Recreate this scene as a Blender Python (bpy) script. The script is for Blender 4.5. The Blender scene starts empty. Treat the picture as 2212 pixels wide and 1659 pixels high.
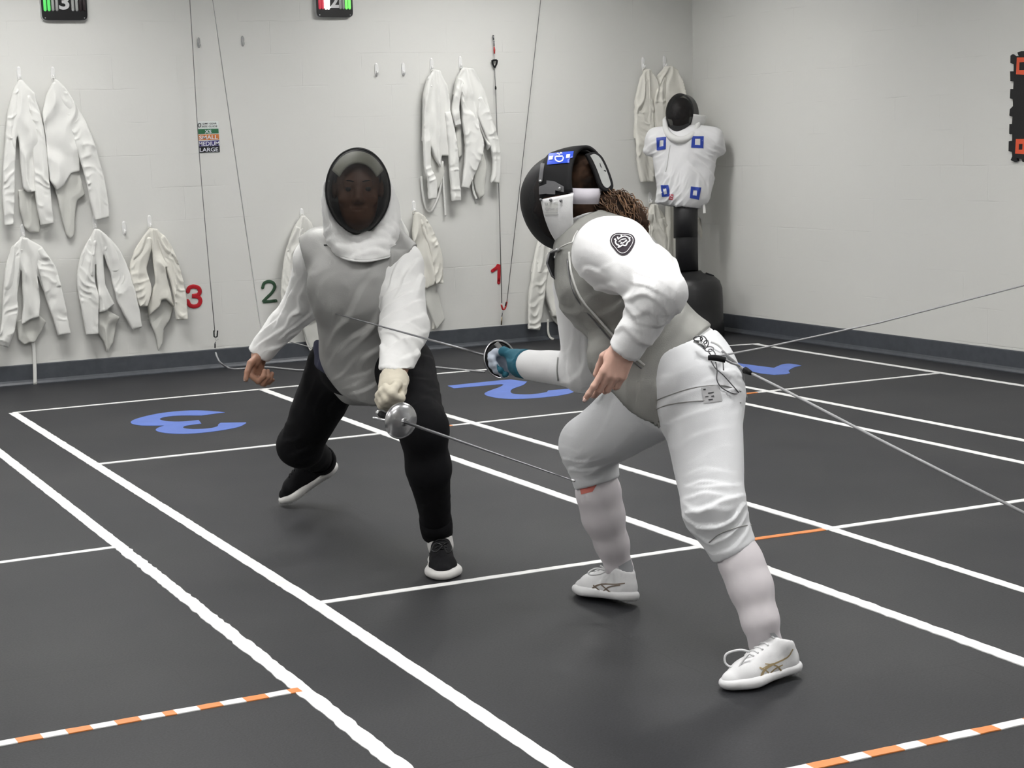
import bpy, math, random
import numpy as np
from mathutils import Vector, Matrix
from mathutils.bvhtree import BVHTree
random.seed(7)
C = bpy.context.scene.collection
PI = math.pi
A = lambda *v: np.array(v, float)

# ------------------------------------------------------------------ camera model (2212 x 1659)
W_, H_ = 2212, 1659
FPX, PITCH, ROLL, YAW, CAMZ = 3847.89, .1358572, .0316530, -.4487065, 1.42
def _rot(p, r, y):
    cy, sy, cp, sp, cr, sr = math.cos(y), math.sin(y), math.cos(p), math.sin(p), math.cos(r), math.sin(r)
    right = A(cy, sy, 0); f0 = A(-sy, cy, 0)
    fwd = cp*f0 + A(0, 0, -sp); down = -(sp*f0 + A(0, 0, cp))
    return np.array([cr*right + sr*down, -sr*right + cr*down, fwd])
MC = _rot(PITCH, ROLL, YAW)
CAM = A(0, 0, CAMZ)
RIGHT, DOWN, FWD = MC[0], MC[1], MC[2]
def ray(x, y): return MC.T @ A((x - W_/2)/FPX, (y - H_/2)/FPX, 1.0)
def at(x, y, D): return CAM + ray(x, y)*D
def on_z(x, y, z=0.0):
    d = ray(x, y); return CAM + d*((z - CAMZ)/d[2])
WALL_Y = 11.29
def on_back(x, y, off=0.0):
    d = ray(x, y); return CAM + d*((WALL_Y - off)/d[1])
# right wall: through (RX0, WALL_Y) and slightly splayed
RX0, RX1, RY1 = 6.985, 7.05, 7.86
def right_x(Y): return RX0 + (WALL_Y - Y)*(RX1 - RX0)/(WALL_Y - RY1)
RN = np.array([-1.0, -(RX1 - RX0)/(WALL_Y - RY1), 0]); RN /= np.linalg.norm(RN)   # into the room
def on_right(x, y, off=0.0):
    d = ray(x, y); p0 = A(RX0, WALL_Y, 0) + RN*off
    return CAM + d*((RN @ (p0 - CAM))/(RN @ d))
def depth(P): return float(FWD @ (np.asarray(P) - CAM))
def to_px(P):
    q = MC @ (np.asarray(P, float) - CAM); return A(W_/2 + FPX*q[0]/q[2], H_/2 + FPX*q[1]/q[2])

def nrm(v):
    v = np.asarray(v, float); return v/max(np.linalg.norm(v), 1e-12)

# ------------------------------------------------------------------ materials
MATS = {}
def mat(name, col=(.8, .8, .8), rough=.6, metal=0.0, bump=0.0, bscale=200., noise=0.0, nscale=6., alpha=1.0, emit=None, estr=0.0, sheen=0.0, coat=0.0, spec=.5, sss=0.0, wrinkle=0.0, wscale=11.):
    if name in MATS: return MATS[name]
    m = bpy.data.materials.new(name); m.use_nodes = True
    nt = m.node_tree; b = nt.nodes['Principled BSDF']
    col = tuple(col) + (1.0,)
    b.inputs['Base Color'].default_value = col
    b.inputs['Roughness'].default_value = rough
    b.inputs['Metallic'].default_value = metal
    b.inputs['Specular IOR Level'].default_value = spec
    if sheen: b.inputs['Sheen Weight'].default_value = sheen
    if coat: b.inputs['Coat Weight'].default_value = coat; b.inputs['Coat Roughness'].default_value = .08
    if sss:
        b.inputs['Subsurface Weight'].default_value = sss; b.inputs['Subsurface Radius'].default_value = (.012, .005, .003); b.inputs['Subsurface Scale'].default_value = 1.0
    if alpha < 1: b.inputs['Alpha'].default_value = alpha
    if emit:
        b.inputs['Emission Color'].default_value = tuple(emit) + (1.0,); b.inputs['Emission Strength'].default_value = estr
    tc = nt.nodes.new('ShaderNodeTexCoord')
    if noise:
        n = nt.nodes.new('ShaderNodeTexNoise'); n.inputs['Scale'].default_value = nscale; n.inputs['Detail'].default_value = 2; n.inputs['Roughness'].default_value = .6
        nt.links.new(tc.outputs['Object'], n.inputs['Vector'])
        mr = nt.nodes.new('ShaderNodeMapRange'); mr.inputs['From Min'].default_value = .3; mr.inputs['From Max'].default_value = .7
        mr.inputs['To Min'].default_value = 1 - noise; mr.inputs['To Max'].default_value = 1 + noise
        nt.links.new(n.outputs['Fac'], mr.inputs['Value'])
        mx = nt.nodes.new('ShaderNodeMix'); mx.data_type = 'RGBA'; mx.blend_type = 'MULTIPLY'; mx.inputs['Factor'].default_value = 1
        mx.inputs['A'].default_value = col
        nt.links.new(mr.outputs['Result'], mx.inputs['B'])
        nt.links.new(mx.outputs['Result'], b.inputs['Base Color'])
    if bump:
        n2 = nt.nodes.new('ShaderNodeTexNoise'); n2.inputs['Scale'].default_value = bscale; n2.inputs['Detail'].default_value = 2
        nt.links.new(tc.outputs['Object'], n2.inputs['Vector'])
        bp = nt.nodes.new('ShaderNodeBump'); bp.inputs['Strength'].default_value = bump; bp.inputs['Distance'].default_value = .004
        nt.links.new(n2.outputs['Fac'], bp.inputs['Height']); nt.links.new(bp.outputs['Normal'], b.inputs['Normal'])
    if wrinkle:
        n3 = nt.nodes.new('ShaderNodeTexNoise'); n3.inputs['Scale'].default_value = wscale; n3.inputs['Detail'].default_value = 2; n3.inputs['Distortion'].default_value = 1.2
        n3.noise_type = 'RIDGED_MULTIFRACTAL' if hasattr(n3, 'noise_type') else n3.noise_type
        nt.links.new(tc.outputs['Object'], n3.inputs['Vector'])
        b3 = nt.nodes.new('ShaderNodeBump'); b3.inputs['Strength'].default_value = wrinkle; b3.inputs['Distance'].default_value = .006
        nt.links.new(n3.outputs['Fac'], b3.inputs['Height'])
        if bump: nt.links.new(b3.outputs['Normal'], bp.inputs['Normal'])
        else: nt.links.new(b3.outputs['Normal'], b.inputs['Normal'])
    MATS[name] = m
    return m

# ------------------------------------------------------------------ objects
def tag(o, label=None, cat=None, group=None, kind=None):
    if label: o['label'] = label
    if cat: o['category'] = cat
    if group: o['group'] = group
    if kind: o['kind'] = kind
    return o
def thing(name, loc, label, cat, group=None):
    o = bpy.data.objects.new(name, None); C.objects.link(o)
    o.location = tuple(loc); o.empty_display_size = .05
    return tag(o, label, cat, group)
def origin_of(o):
    p = np.zeros(3)
    while o is not None:
        p = p + np.array(o.location); o = o.parent
    return p
def build(name, V, F, m, parent=None, loc=None, smooth=True, label=None, mats=None, mi=None, solid=0.0, bevel=0.0):
    """One mesh object from world-space vertices; parent: the thing (or part) it belongs to."""
    V = np.asarray(V, float).reshape(-1, 3)
    base = origin_of(parent) if parent is not None else np.zeros(3)
    l = np.zeros(3) if loc is None else np.asarray(loc, float) - base
    L = V - (base + l)
    me = bpy.data.meshes.new(name)
    if isinstance(F, np.ndarray) and F.ndim == 2:
        n, k = F.shape
        me.vertices.add(len(L)); me.vertices.foreach_set('co', L.astype(np.float32).ravel())
        me.loops.add(n*k); me.loops.foreach_set('vertex_index', F.astype(np.int32).ravel())
        me.polygons.add(n); me.polygons.foreach_set('loop_start', np.arange(0, n*k, k, dtype=np.int32))
        me.update(calc_edges=True); me.validate()
    else:
        me.from_pydata([tuple(v) for v in L], [], [tuple(int(i) for i in f) for f in F]); me.update()
    for mm in (mats or [m]): me.materials.append(mm)
    if mi is not None: me.polygons.foreach_set('material_index', np.asarray(mi, np.int32))
    if smooth: me.polygons.foreach_set('use_smooth', np.ones(len(me.polygons), bool))
    o = bpy.data.objects.new(name, me); C.objects.link(o)
    o.location = tuple(l)
    if parent is not None: o.parent = parent
    if label: o['label'] = label
    if solid:
        md = o.modifiers.new('thickness', 'SOLIDIFY'); md.thickness = solid; md.offset = 0
    if bevel:
        md = o.modifiers.new('edge', 'BEVEL'); md.width = bevel; md.segments = 2; md.limit_method = 'ANGLE'; md.angle_limit = .6
    me.update()
    return o

class MB:
    """Collects shapes in world space."""
    def __init__(s): s.V = []; s.F = []
    def add(s, V, F):
        b = len(s.V); s.V += [tuple(v) for v in V]; s.F += [tuple(int(i) + b for i in f) for f in F]; return s
    def box(s, lo, hi, M=None, o=None):
        lo, hi = np.asarray(lo, float), np.asarray(hi, float)
        v = [(lo[0] if not i & 1 else hi[0], lo[1] if not i & 2 else hi[1], lo[2] if not i & 4 else hi[2]) for i in range(8)]
        v = np.array(v)
        if M is not None: v = v @ np.asarray(M) + (np.asarray(o) if o is not None else 0)
        return s.add(v, [(0, 2, 3, 1), (4, 5, 7, 6), (0, 1, 5, 4), (2, 6, 7, 3), (0, 4, 6, 2), (1, 3, 7, 5)])
    def tube(s, P, r, n=8, flat=1.0, up=None, cap=True):
        V, F = tube_mesh(P, r, n, flat, up, cap); return s.add(V, F)
    def build(s, name, m, parent=None, **k): return build(name, np.array(s.V), s.F, m, parent, **k)

def tube_mesh(P, r, n=8, flat=1.0, up=None, cap=True):
    P = np.asarray(P, float); k = len(P)
    r = np.full(k, r, float) if np.isscalar(r) else np.asarray(r, float)
    if len(r) != k: r = np.interp(np.linspace(0, 1, k), np.linspace(0, 1, len(r)), r)
    T = np.gradient(P, axis=0); T /= np.maximum(np.linalg.norm(T, axis=1, keepdims=True), 1e-9)
    u = nrm(np.cross(T[0], A(0, 0, 1) if up is None else up))
    if np.linalg.norm(np.cross(T[0], A(0, 0, 1) if up is None else up)) < 1e-6: u = nrm(np.cross(T[0], A(1, 0, 0)))
    V = []
    for i in range(k):
        if up is not None:
            u2 = np.cross(T[i], up)
            if np.linalg.norm(u2) > 1e-6: u = nrm(u2)
        u = nrm(u - T[i]*(u @ T[i])); w = np.cross(T[i], u)
        for j in range(n):
            a = 2*PI*j/n; V.append(P[i] + r[i]*(math.cos(a)*u + math.sin(a)*w*flat))
    F = [(i*n + j, i*n + (j+1) % n, (i+1)*n + (j+1) % n, (i+1)*n + j) for i in range(k-1) for j in range(n)]
    if cap: F += [tuple(range(n))[::-1], tuple((k-1)*n + j for j in range(n))]
    return V, F
def bez(P, n=24):
    """Catmull-Rom through the points."""
    P = np.asarray(P, float); Q = np.vstack([2*P[0] - P[1], P, 2*P[-1] - P[-2]]); out = []
    m = len(P) - 1; per = max(2, n//m)
    for i in range(m):
        p0, p1, p2, p3 = Q[i:i+4]
        for t in np.linspace(0, 1, per, endpoint=False):
            out.append(.5*((2*p1) + (-p0+p2)*t + (2*p0-5*p1+4*p2-p3)*t*t + (-p0+3*p1-3*p2+p3)*t**3))
    out.append(P[-1]); return np.array(out)
def lathe(prof, o, ax, n=24, m=None, ref=None):
    """prof: (radius, height) list about axis ax from o."""
    ax = nrm(ax); u = nrm(np.cross(ax, ref if ref is not None else (A(0, 0, 1) if abs(ax[2]) < .9 else A(1, 0, 0)))); w = np.cross(ax, u)
    V = [np.asarray(o) + ax*h + r*(math.cos(2*PI*j/n)*u + math.sin(2*PI*j/n)*w) for r, h in prof for j in range(n)]
    F = [(i*n + j, i*n + (j+1) % n, (i+1)*n + (j+1) % n, (i+1)*n + j) for i in range(len(prof)-1) for j in range(n)]
    F += [tuple(range(n))[::-1], tuple((len(prof)-1)*n + j for j in range(n))]
    return V, F
def prism(poly, depthv):
    """Flat polygon (k x 3) pushed along depthv: closed solid."""
    P = np.asarray(poly, float); k = len(P); V = np.vstack([P, P + depthv])
    F = [tuple(range(k)), tuple(range(2*k-1, k-1, -1))] + [(i, i+k, (i+1) % k + k, (i+1) % k) for i in range(k)]
    return V, F

def font_mesh(s, bold=0.0):
    cu = bpy.data.curves.new('t', 'FONT'); cu.body = s; cu.align_x = 'CENTER'; cu.align_y = 'CENTER'; cu.offset = bold; cu.resolution_u = 4
    o = bpy.data.objects.new('t', cu); C.objects.link(o)
    dg = bpy.context.evaluated_depsgraph_get(); me = bpy.data.meshes.new_from_object(o.evaluated_get(dg))
    V = np.array([tuple(v.co)[:2] for v in me.vertices]); F = [tuple(p.vertices) for p in me.polygons]
    bpy.data.objects.remove(o); bpy.data.curves.remove(cu); bpy.data.meshes.remove(me)
    lo, hi = V.min(0), V.max(0); V = (V - (lo + hi)/2)/(hi[1] - lo[1])      # unit height, centred
    return V, F
def text_on(name, s, c, u, v, m, parent, w=None, bold=.0, lift=None, label=None):
    """Lettering on a flat face: centre c, half-height vector v (up), width direction u (unit); w = total width."""
    V, F = font_mesh(s, bold); h = np.linalg.norm(v)*2
    sx = h if w is None else w/(V[:, 0].max() - V[:, 0].min())
    P = np.asarray(c) + V[:, :1]*sx*nrm(u) + V[:, 1:]*h*nrm(v)
    if lift is not None: P = P + lift
    return build(name, P, F, m, parent, smooth=False, label=label)

# ------------------------------------------------------------------ noise
def _hash(i, j, k, s):
    h = (i*374761393 + j*668265263 + k*2147483647 + s*974634599) & 0xffffffff
    h = ((h ^ (h >> 13))*1274126177) & 0xffffffff
    return ((h ^ (h >> 16)) & 0xffff)/65535.0
def vnoise(P, s=0):
    P = np.asarray(P, float); I = np.floor(P).astype(np.int64); f = P - I; f = f*f*f*(f*(f*6 - 15) + 10)
    r = 0
    for a in (0, 1):
        for b in (0, 1):
            for c in (0, 1):
                w = (f[:, 0] if a else 1 - f[:, 0])*(f[:, 1] if b else 1 - f[:, 1])*(f[:, 2] if c else 1 - f[:, 2])
                r = r + w*_hash(I[:, 0] + a, I[:, 1] + b, I[:, 2] + c, s)
    return r

# ------------------------------------------------------------------ signed distance fields and their surfaces
def hull2(P):
    P = sorted(map(tuple, P)); H = []
    for Q in (P, P[::-1]):
        h = []
        for p in Q:
            while len(h) > 1 and (h[-1][0]-h[-2][0])*(p[1]-h[-2][1]) - (h[-1][1]-h[-2][1])*(p[0]-h[-2][0]) <= 0: h.pop()
            h.append(p)
        H += h[:-1]
    return H
class Field:
    def __init__(s, lo, hi, h, fine=()):
        """fine: (lo, hi, step) boxes in which the grid is denser."""
        ax = []
        for i in range(3):
            x = lo[i]; c = [x]
            while x < hi[i]:
                st = h
                for fl, fh, fs in fine:
                    if fl[i] - h < x < fh[i]: st = min(st, fs)
                x += st; c.append(x)
            ax.append(np.array(c, np.float64))
        s.ax = ax; s.d = np.full([len(a) for a in ax], 9.0, np.float32); s.h = h
    def sl(s, lo, hi):
        return tuple(slice(max(0, np.searchsorted(a, l) - 1), min(len(a), np.searchsorted(a, u) + 1)) for a, l, u in zip(s.ax, lo, hi))
    def grid(s, S): return (s.ax[0][S[0]][:, None, None], s.ax[1][S[1]][None, :, None], s.ax[2][S[2]][None, None, :])
    def put(s, S, d, k=0.0, op='u'):
        a = s.d[S]
        if op == 'u':
            if k > 0:
                h = np.maximum(k - np.abs(a - d), 0)/k; s.d[S] = np.minimum(a, d) - h*h*k*.25
            else: s.d[S] = np.minimum(a, d)
        else:
            if k > 0:
                h = np.maximum(k - np.abs(a + d), 0)/k; s.d[S] = np.maximum(a, -d) + h*h*k*.25
            else: s.d[S] = np.maximum(a, -d)
    def cone(s, a, b, ra, rb, k=.03, sq=None, op='u', grow=0.0):
        """Tapered round limb from a to b; sq = (direction, factor) squashes it along a direction."""
        a, b = np.asarray(a, float), np.asarray(b, float); ra, rb = ra + grow, rb + grow
        m = max(ra, rb)*1.05 + k + .03
        S = s.sl(np.minimum(a, b) - m, np.maximum(a, b) + m); X, Y, Z = s.grid(S)
        if X.size*Y.size*Z.size == 0: return s
        px, py, pz = X - a[0], Y - a[1], Z - a[2]; ba = b - a; sc = 1.0
        if sq is not None:
            n, f = nrm(sq[0]), sq[1]; e = 1/f - 1; dn = (px*n[0] + py*n[1] + pz*n[2])*e
            px, py, pz = px + dn*n[0], py + dn*n[1], pz + dn*n[2]; ba = ba + n*(ba @ n)*e; sc = min(1.0, .5 + .5*f)
        l2 = max(float(ba @ ba), 1e-9)
        t = np.clip((px*ba[0] + py*ba[1] + pz*ba[2])/l2, 0, 1)
        d = (np.sqrt((px - t*ba[0])**2 + (py - t*ba[1])**2 + (pz - t*ba[2])**2) - (ra + (rb - ra)*t))*sc
        s.put(S, d.astype(np.float32), k, op); return s
    def ball(s, c, r, k=.03, op='u', ax=None, grow=0.0):
        """Ellipsoid: r = (a, b, c) along the rows of ax."""
        c = np.asarray(c, float); r = np.full(3, r, float) if np.isscalar(r) else np.asarray(r, float); r = r + grow
        M = np.eye(3) if ax is None else np.array([nrm(x) for x in ax]); m = r.max() + k + .03
        S = s.sl(c - m, c + m); X, Y, Z = s.grid(S)
        p = [(X - c[0])*M[i, 0] + (Y - c[1])*M[i, 1] + (Z - c[2])*M[i, 2] for i in range(3)]
        k0 = np.sqrt(sum((p[i]/r[i])**2 for i in range(3))); k1 = np.sqrt(sum((p[i]/r[i]**2)**2 for i in range(3)))
        d = k0*(k0 - 1)/np.maximum(k1, 1e-6); s.put(S, d.astype(np.float32), k, op); return s
    def box(s, c, r, ax=None, rnd=.01, k=.01, op='u'):
        c = np.asarray(c, float); r = np.asarray(r, float); M = np.eye(3) if ax is None else np.array([nrm(x) for x in ax]); m = np.linalg.norm(r) + k + .03
        S = s.sl(c - m, c + m); X, Y, Z = s.grid(S)
        q = [np.abs((X - c[0])*M[i, 0] + (Y - c[1])*M[i, 1] + (Z - c[2])*M[i, 2]) - (r[i] - rnd) for i in range(3)]
        d = np.sqrt(sum(np.maximum(x, 0)**2 for x in q)) + np.minimum(np.maximum(np.maximum(q[0], q[1]), q[2]), 0) - rnd
        s.put(S, d.astype(np.float32), k, op); return s
    def half(s, p, n, k=.0, near=None):
        """Cuts away everything beyond the plane (point p, outward normal n), within near = (centre, radius)."""
        p, n = np.asarray(p, float), nrm(n)
        if near is None: S = (slice(None),)*3
        else: S = s.sl(np.asarray(near[0]) - near[1], np.asarray(near[0]) + near[1])
        X, Y, Z = s.grid(S); d = (X - p[0])*n[0] + (Y - p[1])*n[1] + (Z - p[2])*n[2]
        if near is not None:
            c = near[0]; d = np.minimum(d, near[1]*.98 - np.sqrt((X - c[0])**2 + (Y - c[1])**2 + (Z - c[2])**2))
        a = s.d[S]; d = d.astype(np.float32)
        if k > 0:
            h = np.maximum(k - np.abs(a - d), 0)/k; s.d[S] = np.maximum(a, d) + h*h*k*.25
        else: s.d[S] = np.maximum(a, d)
        return s
    def surface(s, smooth=2):
        return surface_nets(s.d, s.ax, smooth)

def surface_nets(d, ax, smooth=2):
    ins = d < 0
    nx, ny, nz = d.shape
    cnt = np.zeros((nx-1, ny-1, nz-1), np.int8)
    for a in (0, 1):
        for b in (0, 1):
            for c in (0, 1): cnt += ins[a:nx-1+a, b:ny-1+b, c:nz-1+c]
    I, J, K = np.nonzero((cnt > 0) & (cnt < 8)); n = len(I)
    idx = np.full(cnt.shape, -1, np.int64); idx[I, J, K] = np.arange(n)
    acc = np.zeros((n, 3)); num = np.zeros(n)
    cs = [(a, b, c) for a in (0, 1) for b in (0, 1) for c in (0, 1)]
    for i, p in enumerate(cs):
        for q in cs[i+1:]:
            if sum(abs(p[t] - q[t]) for t in range(3)) != 1: continue
            d0 = d[I+p[0], J+p[1], K+p[2]].astype(float); d1 = d[I+q[0], J+q[1], K+q[2]].astype(float)
            m = (d0 < 0) != (d1 < 0); t = np.where(m, d0/np.where(m, d0 - d1, 1), 0)
            for x, (ii, pp, qq) in enumerate(((I, p[0], q[0]), (J, p[1], q[1]), (K, p[2], q[2]))):
                x0 = ax[x][ii+pp]; x1 = ax[x][ii+qq]; acc[:, x] += np.where(m, x0 + (x1 - x0)*t, 0)
            num += m
    V = acc/num[:, None]
    Q = []
    for axis in range(3):
        sh = [nx, ny, nz]; sh[axis] -= 1
        a0 = ins[:nx-1] if axis == 0 else ins[:, :ny-1] if axis == 1 else ins[:, :, :nz-1]
        a1 = ins[1:] if axis == 0 else ins[:, 1:] if axis == 1 else ins[:, :, 1:]
        i, j, k = np.nonzero(a0 != a1); fl = a0[i, j, k]
        o = [t for t in range(3) if t != axis]; ijk = [i, j, k]
        ok = (ijk[o[0]] > 0) & (ijk[o[1]] > 0) & (ijk[o[0]] < d.shape[o[0]]-1) & (ijk[o[1]] < d.shape[o[1]]-1)
        i, j, k, fl = i[ok], j[ok], k[ok], fl[ok]; ijk = [i, j, k]
        def cell(u, v):
            c = [x.copy() for x in ijk]; c[o[0]] = c[o[0]] - u; c[o[1]] = c[o[1]] - v; return idx[c[0], c[1], c[2]]
        q = np.stack([cell(1, 1), cell(0, 1), cell(0, 0), cell(1, 0)], 1)
        rev = fl if axis != 1 else ~fl
        q = np.where(rev[:, None], q, q[:, ::-1]); Q.append(q)
    F = np.concatenate(Q); F = F[(F >= 0).all(1)]
    for _ in range(smooth): V = relax(V, F, .5)
    return V, F
def relax(V, F, w=.5):
    acc = np.zeros_like(V); num = np.zeros(len(V))
    for a, b in ((0, 1), (1, 2), (2, 3), (3, 0)):
        for x, y in ((a, b), (b, a)):
            for t in range(3): acc[:, t] += np.bincount(F[:, x], weights=V[F[:, y], t], minlength=len(V))
            num += np.bincount(F[:, x], minlength=len(V))
    return V*(1 - w) + w*acc/np.maximum(num, 1)[:, None]
def vnormals(V, F):
    fn = np.cross(V[F[:, 2]] - V[F[:, 0]], V[F[:, 3]] - V[F[:, 1]])
    N = np.zeros_like(V)
    for c in range(4):
        for t in range(3): N[:, t] += np.bincount(F[:, c], weights=fn[:, t], minlength=len(V))
    return N/np.maximum(np.linalg.norm(N, axis=1, keepdims=True), 1e-12)
def folds(V, F, specs, base=0.0, bs=.09, seed=3):
    """Cloth creases: each spec = (centre, reach, across, wavelength, amplitude[, along length])."""
    N = vnormals(V, F); D = np.zeros(len(V))
    if base: D += base*(vnoise(V/bs, seed)*.65 + vnoise(V/(bs*.45), seed + 1)*.35 - .5)*2
    for i, sp in enumerate(specs):
        c, R, n, lam, amp = sp[:5]; n = nrm(n); q = V - np.asarray(c)
        along = q - np.outer(q @ n, n)
        g = np.exp(-(np.linalg.norm(q, axis=1)/R)**2*1.4)
        m = g > .02
        if not m.any(): continue
        w = vnoise(V[m]/(lam*3.0), 11 + i)*2.2 + vnoise(V[m]/(lam*1.3), 31 + i)*.5
        ph = PI*(q[m] @ n)/lam + w*PI*.8
        f = .55*((1 - np.abs(np.sin(ph)))**1.4*1.6 - .55) + .75*(np.abs(np.sin(ph + .6))**.8 - .55)
        mod = np.clip(vnoise(along[m]/(lam*2.4) + i*3.1, 51 + i)*1.9 - .25, 0.05, 1.4)
        D[m] += amp*g[m]*f*mod
    return V + N*D[:, None]
def bvh_of(V, F): return BVHTree.FromPolygons([tuple(v) for v in V], [tuple(int(i) for i in f) for f in F])
def cast(bv, x, y, lift=.0015, fallback=None):
    """The point of a surface seen at pixel (x, y), lifted off it along its normal."""
    d = Vector(ray(x, y)).normalized(); h = bv.ray_cast(Vector(CAM), d)
    if h[0] is None: return None
    n = h[1]
    if n.dot(d) > 0: n = -n
    return np.array(h[0] + n*lift)
def decal_grid(bv, P, lift=.0015):
    """P: rows x cols x 2 pixel grid draped on a surface."""
    r, c = P.shape[:2]; V = np.zeros((r, c, 3)); ok = np.zeros((r, c), bool)
    for i in range(r):
        for j in range(c):
            q = cast(bv, P[i, j, 0], P[i, j, 1], lift)
            if q is not None: V[i, j] = q; ok[i, j] = True
    g = ok.all(1); best, run = (0, 0), None                             # keep the longest unbroken stretch
    for i in range(r + 1):
        if i < r and g[i]: run = i if run is None else run
        elif run is not None:
            if i - run > best[1] - best[0]: best = (run, i)
            run = None
    if not ok.all() and best[1] - best[0] > 1:
        ok[:] = False; ok[best[0]:best[1]] = True
    F = [(i*c + j, i*c + j + 1, (i+1)*c + j + 1, (i+1)*c + j) for i in range(r-1) for j in range(c-1) if ok[i:i+2, j:j+2].all()]
    return V.reshape(-1, 3), F
def px_quad(p, n=8, m=8):
    p = np.asarray(p, float); s = np.linspace(0, 1, n)[:, None, None]; t = np.linspace(0, 1, m)[None, :, None]
    return (1-s)*(1-t)*p[0] + (1-s)*t*p[1] + s*t*p[2] + s*(1-t)*p[3]
def px_strip(P, w, k=3, n=20):
    P = np.asarray(P, float); Q = bez(np.c_[P, np.zeros(len(P))], n)[:, :2] if len(P) > 2 else np.linspace(P[0], P[1], n)
    T = np.gradient(Q, axis=0); T /= np.maximum(np.linalg.norm(T, axis=1, keepdims=True), 1e-9); Nn = np.c_[-T[:, 1], T[:, 0]]
    w = np.full(len(Q), w) if np.isscalar(w) else np.interp(np.linspace(0, 1, len(Q)), np.linspace(0, 1, len(w)), w)
    return np.stack([Q + Nn*(w*(u - .5))[:, None] for u in np.linspace(0, 1, k)], 1)
def px_disc(c, R, n=24, rings=4, inner=0.0):
    """R: function of angle -> radius (pixels)."""
    a = np.linspace(0, 2*PI, n + 1); rr = np.linspace(max(inner, .02), 1, rings)
    return np.array([[[c[0] + R(t)*r*math.cos(t), c[1] + R(t)*r*math.sin(t)] for t in a] for r in rr])
def decal(name, bv, grids, m, parent, lift=.0015, label=None):
    mb = MB()
    for g in grids:
        V, F = decal_grid(bv, g, lift)
        if F: mb.add(V, F)
    if mb.F: return mb.build(name, m, parent, label=label)
def decal_each(name, bv, grids, m, parent, lift=.0015):
    for g in grids: decal(name, bv, [g], m, parent, lift)
def text_px(name, bv, s, c, u, h, m, parent, w=None, bold=0.0, lift=.0025, plane=None):
    """Lettering draped on a surface (or on a plane function): centre px, u = px direction of reading, h = px height."""
    V, F = font_mesh(s, bold); u = A(*u)/np.linalg.norm(u); v = A(u[1], -u[0])
    sx = h if w is None else w/(V[:, 0].max() - V[:, 0].min())
    P = A(*c) + V[:, :1]*sx*u + V[:, 1:]*h*v
    Q = [(cast(bv, *p, lift) if plane is None else plane(*p)) for p in P]
    F = [f for f in F if all(Q[i] is not None for i in f)]
    Q = [q if q is not None else np.zeros(3) for q in Q]
    if F: return build(name, Q, F, m, parent, smooth=False)
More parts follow.
